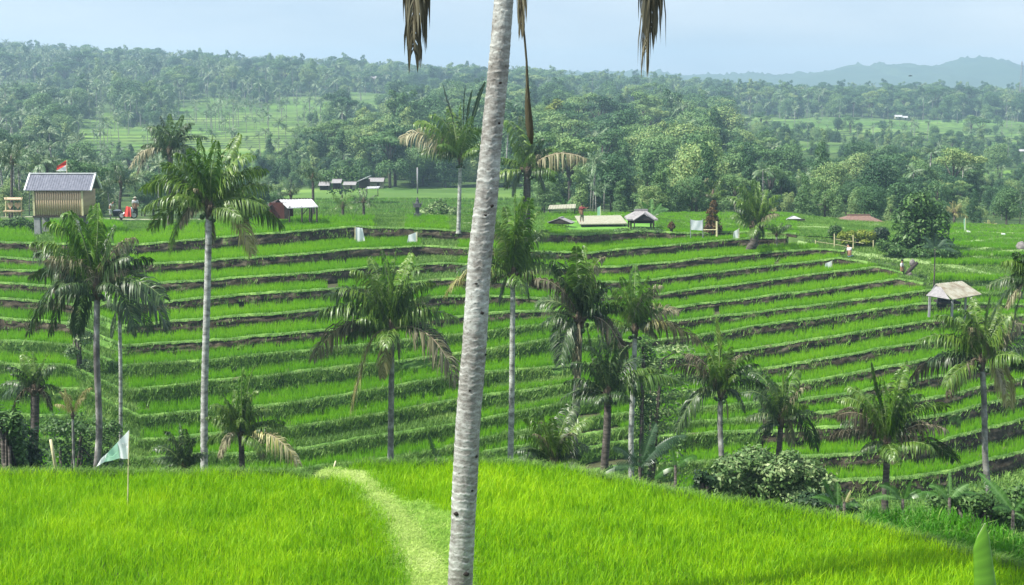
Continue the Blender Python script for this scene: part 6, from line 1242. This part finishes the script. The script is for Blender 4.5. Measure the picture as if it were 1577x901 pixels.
# bamboo rail fence
Yfe = min(hit(1300, 392, 85).y, 118); b = P(1285, 384, Yfe); root = thing('bamboo_fence', 'light bamboo post-and-rail fence above the diagonal path', 'fence', tuple(b)); R0 = b; q = lambda a, d, dy=0.0: P(a, d, Yfe + dy) - R0
for xx, y0, y1 in ((1256, 384, 370), (1285, 386, 360), (1314, 392, 362), (1345, 396, 370), (1380, 396, 376)): mb = MB(); mb.tube([q(xx, y0 + 6), q(xx, y1)], 0.045, 6); mb.build('post', 'bamboo_pole', root)
for p0, p1 in (((1285, 368), (1330, 375)), ((1284, 376), (1316, 382)), ((1256, 372), (1285, 376)), ((1063, 0), (0, 0))):
    if p0[1]: mb = MB(); mb.tube([q(*p0), q(*p1)], 0.022, 5); mb.build('rail', 'bamboo_pole', root)
b = P(1104, 352, 110); root = thing('garden_rail', 'low pale rail with one post in front of the brown clipped shrub', 'fence', tuple(b)); R0 = b; q = lambda a, d, dy=0.0: P(a, d, 110 + dy) - R0
mb = MB(); mb.tube([q(1104, 364), q(1104, 341)], 0.08, 6); mb.build('post', 'bamboo_pole', root); mb = MB(); mb.tube([q(1083, 354), q(1104, 354)], 0.04, 5); mb.build('rail', 'bamboo_pole', root)
# stakes
for (x0_, y0_), (x1_, y1_), Yk, rad, lab in (((86, 722), (78, 677), 30, 0.035, 'pale bamboo stake leaning left behind the near rice'), ((508, 742), (517, 710), 27.5, 0.018, 'short pale stick leaning right where the two near fields meet')):
    a_ = P(x0_, y0_, Yk); b_ = P(x1_, y1_, Yk); mb = MB(); d_ = (b_ - a_); mb.tube([-d_ * 0.9, d_ * 0.5, d_], [rad, rad, rad * 0.9], 7); o = mb.build('bamboo_stake', 'bamboo_pole', None, True); o.location = a_; tag(o, lab, 'stake')
h_ = hit(605, 352, 95); mb = MB(); mb.tube([(-0.1, 0, 0), (0.05, 0, 0.4), (0.15, 0, 0.75)], [0.12, 0.10, 0.02], 6); o = mb.build('scarecrow_rag', 'mat_pale', None, True); o.location = P(612, 366, h_.y); tag(o, 'small pale rag on the terrace bank between the two hilltop flags', 'rag')

# ---- trees and bushes that stand alone
def bush(label, cx, cy, Y, lobes, nleaf, size, mat, name='bush', cat='bush', trunk=None, seed=0, hang=0.1):
    """lobes in pixels relative to (cx, cy): (dx, dy, rx, ry)"""
    if 95 < Y < 125:
        for dy_ in (8, 4, 12): 
            hh_ = hit(cx, cy + dy_, 85)
            if hh_.y < 140: Y = hh_.y; break
    b = P(cx, cy, Y); root = thing(name, label, cat, tuple(b)); k = Y / F; rr = random.Random(seed)
    L_ = [((dx * k, rr.uniform(-0.3, 0.3) * rx * k, -dy * k), (rx * k, rx * k * 0.9, ry * k)) for dx, dy, rx, ry in lobes]
    if Y < 70:
        gz0 = G(b.x, b.y) - b.z
        if gz0 < -0.8: L_ += [((l[0][0], l[0][1] + 0.3, gz0 * 0.45), (l[1][0], l[1][0] * 0.7, abs(gz0) * 0.5)) for l in L_[:6]]; nleaf = int(nleaf * 1.5)
    obj('foliage', crown_mesh('foliage', L_, nleaf, size, mat, 3000 + seed, hang=hang, fill=0.12), root)
    gz = surf(b.x, b.y) - b.z - 0.1; mb = MB()
    for i in range(trunk or 4): l = rr.choice(L_); mb.tube([Vector((rr.uniform(-.2, .2), 0, min(gz, -0.3))), Vector((l[0][0] * 0.4, 0, l[0][2] * 0.3)), Vector(l[0])], [0.09, 0.06, 0.02], 5)
    mb.build('stem', 'bark_dark', root, True); return root
bush('big rounded leafy tree at the end of the right-hand hilltop', 1418, 378, 104, [(-10, -62, 22, 22), (12, -50, 24, 26), (-22, -36, 22, 26), (22, -28, 22, 24), (-2, -24, 26, 26), (-20, -10, 20, 16), (22, -6, 20, 14), (38, -2, 12, 10), (0, -76, 10, 8), (32, -44, 10, 10), (-30, 0, 16, 10), (6, 4, 26, 12), (-10, 10, 20, 8)], 4600, 0.19, 'bush_mid', 'broadleaf_tree', 'tree', 6, 1)
bush('clipped dark round bush beside the brown-roofed house', 1358, 366, 112, [(0, -4, 14, 13), (-3, 3, 11, 8)], 2200, 0.09, 'bush_dark', seed=2)
bush('tall brown-red clipped shrub shaped like a stacked cone', 1096, 362, 111, [(0, -10, 13, 11), (1, -22, 11, 10), (0, -34, 9, 10), (2, -46, 6, 8), (9, -6, 8, 12), (-5, -5, 9, 9)], 3800, 0.09, 'shrub_brown', 'clipped_shrub', 'shrub', seed=3)
bush('tiny reddish cone bush on the bright hilltop field', 1034, 352, 118, [(0, -3, 6, 5), (0, -7, 3.5, 4)], 900, 0.07, 'shrub_brown', 'clipped_shrub', 'shrub', seed=4)
bush('row of yellow-leaved hedge below the brown-roofed house', 1325, 372, 108, [(-28, -8, 9, 7), (-14, -9, 10, 8), (2, -10, 11, 8), (16, -8, 10, 8), (-20, 0, 12, 6), (8, 0, 14, 6)], 2600, 0.10, 'tree_yellow', 'hedge', 'hedge', seed=5)
bush('dark green bush at the left end of the yellow hedge', 1287, 362, 107, [(0, -8, 10, 8), (-6, -4, 7, 6), (2, 4, 7, 8)], 1500, 0.09, 'bush_mid', seed=6)
bush('low ragged shrubs around the foot of the big rounded tree', 1420, 388, 100, [(-45, -4, 16, 9), (-25, 2, 16, 9), (0, 4, 18, 9), (26, 0, 18, 10), (48, 4, 14, 8), (-62, -10, 10, 10)], 3200, 0.12, 'bush_mid', 'shrub_row', 'shrub', seed=7)
bush('pale-leaved sprawling bush behind the near rice, right of centre', 1185, 735, 38, [(-62, -18, 30, 20), (-25, -28, 32, 20), (15, -14, 36, 24), (55, -8, 32, 20), (-80, 0, 18, 12), (85, 8, 22, 16), (-5, 12, 40, 18), (45, 22, 36, 16), (-50, 8, 24, 14), (30, -34, 18, 10)], 12000, 0.075, 'bush_pale', seed=8, trunk=8)
bush('dark leafy bush at the left edge behind the near rice', 12, 690, 40, [(-6, -30, 32, 24), (20, -10, 28, 26), (-10, 6, 36, 26), (34, 18, 18, 16), (-20, -48, 18, 14)], 6500, 0.075, 'bush_dark', seed=9)
bush('bright leaf cluster on top of the dark left bush', 4, 655, 39, [(-4, -4, 22, 18), (14, 6, 16, 14), (22, -12, 10, 10)], 1600, 0.085, 'bush_mid', seed=10)
bush('dark weedy hedge behind the short left palm', 95, 660, 54, [(-10, 0, 26, 12), (20, 2, 28, 14), (52, 6, 26, 14), (80, 0, 16, 12)], 4200, 0.08, 'bush_mid', 'hedge', 'hedge', seed=11)
bush('small dark leafy plant poking over the rice below the thin palm', 1085, 742, 33, [(-2, -8, 12, 9), (10, -2, 12, 9), (-10, 0, 8, 7)], 900, 0.07, 'bush_dark', seed=12)
bush('tangle of pale vines right of the centre cluster of palms', 1000, 560, 66, [(0, 0, 26, 12), (20, -20, 22, 8), (48, -22, 24, 8), (10, 14, 18, 9)], 2200, 0.10, 'bush_pale', 'vine_tangle', 'vines', seed=13)
bush('tall pale green weeds beside the cluster of dark palms', 990, 530, 64, [(0, 0, 14, 14), (8, 20, 14, 14)], 1100, 0.10, 'bush_mid', 'weed_clump', 'weeds', seed=14)
bush('small leafy bushes along the right edge behind the lower field', 1500, 765, 34, [(-30, 0, 18, 12), (0, 5, 24, 14), (30, 16, 26, 16), (58, 22, 26, 20), (76, 0, 18, 18), (-60, 4, 16, 10)], 4200, 0.065, 'bush_mid', seed=15)
bush('dark low bush at the foot of the spreading right palm', 1290, 772, 33, [(-40, 0, 26, 14), (-10, 8, 22, 12), (18, 8, 18, 10)], 2200, 0.065, 'bush_dark', seed=16)
bush('dark green bushes beside the bamboo stall', 24, 346, 108, [(-14, 0, 14, 8), (4, -4, 14, 8), (20, 2, 10, 7)], 1400, 0.11, 'bush_mid', seed=17)
bush('bright round-topped tree beyond the hilltop above the grey huts', 526, 285, 225, [(-16, -10, 18, 14), (6, -16, 22, 15), (24, -6, 16, 13), (0, 0, 26, 12)], 2600, 0.26, 'bush_mid', 'broadleaf_tree', 'tree', seed=18)
bush('small lime-yellow tree on the hillside above the grey huts', 510, 230, 380, [(-4, -8, 13, 12), (6, -14, 12, 11), (0, -22, 8, 8)], 1500, 0.4, 'tree_yellow', 'broadleaf_tree', 'tree', seed=19)
bush('lime-yellow tree behind the dark palm right of the big trunk', 851, 196, 330, [(0, -22, 13, 13), (-5, -10, 11, 10), (6, -34, 9, 9)], 1700, 0.34, 'tree_yellow', 'broadleaf_tree', 'tree', seed=20)
bush('rust-tinted tree in the right-hand woods', 1492, 284, 300, [(0, -16, 15, 11), (-10, -8, 10, 8), (12, -8, 10, 8)], 1700, 0.3, 'tree_rust', 'broadleaf_tree', 'tree', seed=21)
bush('low grey-green scrub behind the stone shrine', 672, 330, 128, [(-14, 0, 14, 10), (4, -8, 16, 14), (22, 0, 16, 12)], 2200, 0.14, 'bush_pale', seed=22)
bush('dark hedge in front of the grey gabled hut', 995, 356, 113, [(-34, 0, 16, 4), (-8, 0, 20, 4.5), (16, 1, 16, 5)], 2400, 0.09, 'bush_mid', 'hedge', 'hedge', seed=23)
bush('weedy mound on the grassy gully at left', 118, 500, 78, [(0, 0, 14, 12), (10, 22, 14, 12), (-8, 44, 12, 12), (14, 66, 12, 10)], 2600, 0.08, 'bush_pale', 'weed_clump', 'weeds', seed=24)

# ---- banana plants: arching paddle leaves, each a part
def banana_leaf(base, tip, wd, seed, mat='banana_green', sag=0.25, fold=0.35, tear=0.25, up=Vector((0, 0, 1))):
    rr = np.random.default_rng(seed); n = 26; base = Vector(base); tip = Vector(tip); L_ = (tip - base).length; c1 = base.lerp(tip, 0.5) + up * sag * L_; path = bez(base, c1, tip, n); V = []; Fq = []; R_ = []
    t = (tip - base).normalized(); side = t.cross(Vector((0, -0.9, 0.45))).normalized()
    if side.length < 0.1: side = Vector((1, 0, 0))
    nrm = side.cross(t).normalized()
    R_ = []; tw = {-1: 0.0, 1: 0.0}
    ws = [wd * (math.sin(max(0.0, (i / (n - 1) - 0.12) / 0.88) ** 0.7 * PI * 0.96 + 0.06) ** 0.6 if i / (n - 1) > 0.12 else 0.06) for i in range(n)]
    for sd_ in (-1, 1):
        for i in range(n - 1):
            if rr.uniform() < tear + 0.12: tw[sd_] = rr.uniform(-0.1, 0.9) * (1 if rr.uniform() < 0.6 else 0.3)
            t_i = (path[min(i + 1, n - 1)] - path[i]).normalized(); b0 = len(V); lighten = rr.uniform(0, 0.5)
            for ii, fr_ in ((i, 0.04), (i + 1, -0.04)):
                w_ = ws[ii]; p = path[ii]; dn = Vector((0, 0, -1)) * tw[sd_] * w_
                for q_ in (0, 0.5, 1): V.append(p + t_i * (fr_ * w_ * q_ * 2 + 0.25 * w_ * q_) + side * sd_ * w_ * q_ * (1 - 0.35 * max(tw[sd_], 0) * q_) + nrm * (fold * w_ * q_ * (1 - tw[sd_])) + dn * q_ * q_); R_.append(0.98 if q_ == 0 else 0.15 + lighten)
            Fq += [(b0, b0 + 1, b0 + 4, b0 + 3), (b0 + 1, b0 + 2, b0 + 5, b0 + 4)]
    return mesh_np('leaf', [tuple(v) for v in V], [Fq], mat, {'rnd': R_}, smooth=True)
def banana(label, x, y, Y, leaves, mat='banana_green', seed=0, wpx=9, stem=True):
    b = P(x, y, Y); root = thing('banana_plant', label, 'banana plant', tuple(b)); k = Y / F; rr = random.Random(seed)
    mb = MB(); gz = min(G(b.x, b.y) - b.z, -0.25); mb.tube([(0, 0, gz), (0.03, 0, gz * 0.5), (0, 0, 0.05)], [0.07, 0.055, 0.03], 8); mb.build('stem', 'bark_dark', root, True)
    for i, (dx, dy, *w_) in enumerate(leaves):
        obj('leaf', banana_leaf((0, 0, 0), (dx * 1.15 * k, rr.uniform(-0.35, 0.35) * abs(dx + dy) * k, -dy * 1.15 * k), (w_[0] if w_ else wpx) * 0.95 * k, seed * 50 + i, mat, sag=0.12 if dy < -abs(dx) else 0.3), root)
banana('dark banana plant with upright leaves at the near field edge right of the dark palms', 985, 722, 34, [(-38, -35, 13), (22, -62, 12), (-8, -22, 8), (62, -48, 12), (10, -14, 8), (-50, 6, 10), (40, -24, 12)], 'banana_dark', 1)
banana('pale arching banana leaf over the rice edge beside the dark banana plant', 1040, 720, 33, [(-28, 16, 8), (30, -14, 9), (-6, -28, 6)], 'banana_green', 2)
banana('banana plant with long pale-ribbed leaves below the pale bush', 1290, 782, 31, [(-24, -42, 6), (-2, -36, 7), (18, -18, 6), (34, -2, 6), (-36, -14, 5)], 'banana_green', 3)
banana('banana plant spreading low at the foot of the spreading palm', 1390, 772, 31, [(-36, -26, 8), (-18, -12, 8), (24, -16, 8), (46, -12, 8), (8, -30, 7), (-50, -2, 7)], 'banana_green', 4)
banana('banana plant with curled leaves behind the lower field, near the thin right palm', 1462, 770, 31, [(-28, -20, 8), (0, -40, 5), (26, -22, 9), (40, -6, 8), (-12, -14, 8)], 'banana_green', 5)
banana('banana plant with a long diagonal leaf at the right edge', 1560, 790, 30, [(-44, -52, 9), (-20, -20, 9), (20, -24, 9), (14, 6, 8), (-34, -10, 8)], 'banana_green', 6)
banana('yellowing banana shoot right of the pale bush', 1300, 776, 30.5, [(8, -20, 4), (-4, -12, 4), (14, -8, 3)], 'palm_yellow', 7)
banana('banana plants sprouting behind the grey gabled hut', 1002, 336, 128, [(-12, -22, 5), (2, -26, 5), (14, -20, 5), (24, -12, 5), (-18, -8, 4), (10, -6, 4)], 'banana_green', 8)
banana('banana plants at the foot of the big rounded tree', 1440, 384, 101, [(-16, -18, 5), (0, -22, 5), (16, -14, 5), (28, -6, 5), (-20, -4, 5), (30, 4, 4)], 'banana_dark', 9)
banana('pale banana sprig on the hilltop left of the mat shelter', 870, 322, 150, [(-12, -8, 5), (-4, -16, 5), (8, -14, 5), (16, -6, 5), (2, -4, 4)], 'banana_green', 10)
banana('single upright young leaf behind the rice left of the big trunk', 672, 708, 36, [(-10, -34, 5), (4, -14, 3)], 'banana_dark', 11)
# the rolled banana leaf reaching in at the lower right corner
Yn = 9.0; b = P(1527, 980, Yn); root = thing('banana_plant', 'rolled young banana leaf poking up at the bottom right corner', 'banana plant', (b.x, Yn, -7.05)); R0 = Vector(root.location)
mb = MB(); mb.tube([Vector((0, 0, 0)), b - R0], [0.10, 0.055], 10); mb.build('stem', 'rachis_green', root, True)
n = 30; V = []; R_ = []; pt = [P(1522, 990, Yn) - R0, P(1518, 900, Yn) - R0, P(1510, 829, Yn) - R0]
for i, p in enumerate(bez(*pt, n)):
    s = i / (n - 1); w_ = (24 - 12 * s - (4 * max(0, (s - 0.9) / 0.1) ** 2 )) * Yn / F
    for j in range(13):
        a = -PI * 1.12 + j / 12 * PI * 1.32; V.append(p + Vector((math.cos(a) * w_ * (1.0), math.sin(a) * w_ * 0.55, 0.012 * math.sin(s * 22 + j) * (j in (0, 12)) + (0.10 * s ** 6 + 0.02) * (1 - abs(j / 12 - 0.62) * 2.4)))); R_.append(1.0 if j >= 11 or i == n - 1 else (0.30 + 0.35 * ((i * 7) % 5) / 5))
obj('leaf', mesh_np('leaf', [tuple(v) for v in V], [grid_faces(n, 13)], 'banana_bright', {'rnd': R_}, smooth=True), root)
# flowering weed in the left field
b = P(566, 842, 23.4); root = thing('flowering_weed', 'thin pinkish-white flowering weed at the edge of the left field by the path', 'wild flower', (b.x, b.y, -7.0)); R0 = Vector(root.location); rr = random.Random(4)
mb = MB()
for dx, dy in ((14, -46), (-6, -22), (4, -30), (-14, -14), (10, -18), (-18, -24)): mb.tube([b - R0, b - R0 + Vector((dx * 0.4, 0, -dy * 0.6)) * 23.4 / F, b - R0 + Vector((dx, rr.uniform(-5, 5), -dy)) * 23.4 / F], 0.005, 4)
mb.tube([(0, 0, 0), b - R0], 0.007, 5); mb.build('stalk', 'rachis_green', root)
obj('leaves', crown_mesh('leaves', [((b.x - R0.x - 0.03, 0, b.z - R0.z + 0.12), (0.20, 0.15, 0.16)), ((b.x - R0.x + 0.05, 0, b.z - R0.z + 0.02), (0.14, 0.12, 0.10))], 150, 0.03, 'grass_pale', 61), root)
obj('flower_head', crown_mesh('flower_head', [((b.x - R0.x + 0.15, 0, b.z - R0.z + 0.47), (0.05, 0.04, 0.06))], 70, 0.022, 'palm_dead', 62), root)

# ---- path on the hilltop and dirt by the squat palm
def ribbon(name, pts, wd, mat, lift=0.05, kind='structure'):
    P3 = [hit(a, b, c) for a, b, c in pts]; n = 30 * (len(P3) - 1) + 1; V = []
    for i in range(n):
        q_ = i / 30; j = min(int(q_), len(P3) - 2); p = P3[j].lerp(P3[j + 1], q_ - j); d_ = (P3[j + 1] - P3[j]); nn = Vector((-d_.y, d_.x, 0)).normalized() if abs(d_.x) + abs(d_.y) > 1e-4 else Vector((0, 1, 0))
        for s in (-1, -0.4, 0.4, 1): v = p + nn * s * wd; v.z = surf(v.x, v.y) + lift + 0.06 - 0.10 * abs(s); V.append(tuple(v))
    return obj(name, mesh_np(name, V, [grid_faces(n, 4)], mat, {'green': np.full(len(V), 0.9)}, smooth=True), kind=kind)
ribbon('path', [(1228, 376, 95), (1245, 380, 95), (1277, 391, 90), (1334, 396, 90), (1421, 404, 88), (1502, 418, 84), (1577, 436, 80)], 0.55, 'grass_path', 0.05)
ribbon('path', [(-60, 335, 100), (60, 334, 100), (200, 338, 100), (330, 338, 100), (420, 336, 100)], 0.6, 'path_dirt', 0.03)
ribbon('path', [(600, 344, 100), (680, 344, 100), (760, 345, 100)], 0.35, 'path_dirt', 0.05)
for pts in ([(1430, 362, 95), (1500, 358, 95), (1577, 360, 95)], [(1440, 384, 95), (1480, 374, 95), (1540, 368, 95), (1577, 368, 95)], [(1460, 392, 92), (1520, 382, 92), (1577, 377, 92)], [(1500, 398, 90), (1550, 388, 90), (1577, 386, 90)]):
    ribbon('field_bund', pts, 0.28, 'grass_path', 0.06)
for pts in ([(850, 338, 100), (900, 332, 100), (990, 331, 100)], [(1010, 334, 100), (1050, 342, 100), (1062, 350, 100)], [(1110, 344, 100), (1140, 349, 100), (1160, 352, 100)], [(1180, 352, 95), (1250, 350, 95), (1300, 352, 95)]):
    ribbon('field_bund', pts, 0.2, 'grass_path', 0.06)

# ------------------------------------------------------------------ haze
HZ = newmat('haze'); m, t, N, L = HZ
o_ = N.new('ShaderNodeOutputMaterial'); v = N.new('ShaderNodeVolumePrincipled'); v.inputs['Color'].default_value = (0.54, 0.80, 1.0, 1); v.inputs['Density'].default_value = 0.00042; v.inputs['Anisotropy'].default_value = 0.2
L.new(v.outputs[0], o_.inputs['Volume'])
mb = MB(); mb.box((0, 1450, 14), (4400, 3000, 160)); mb.build('haze', 'haze', kind='stuff')
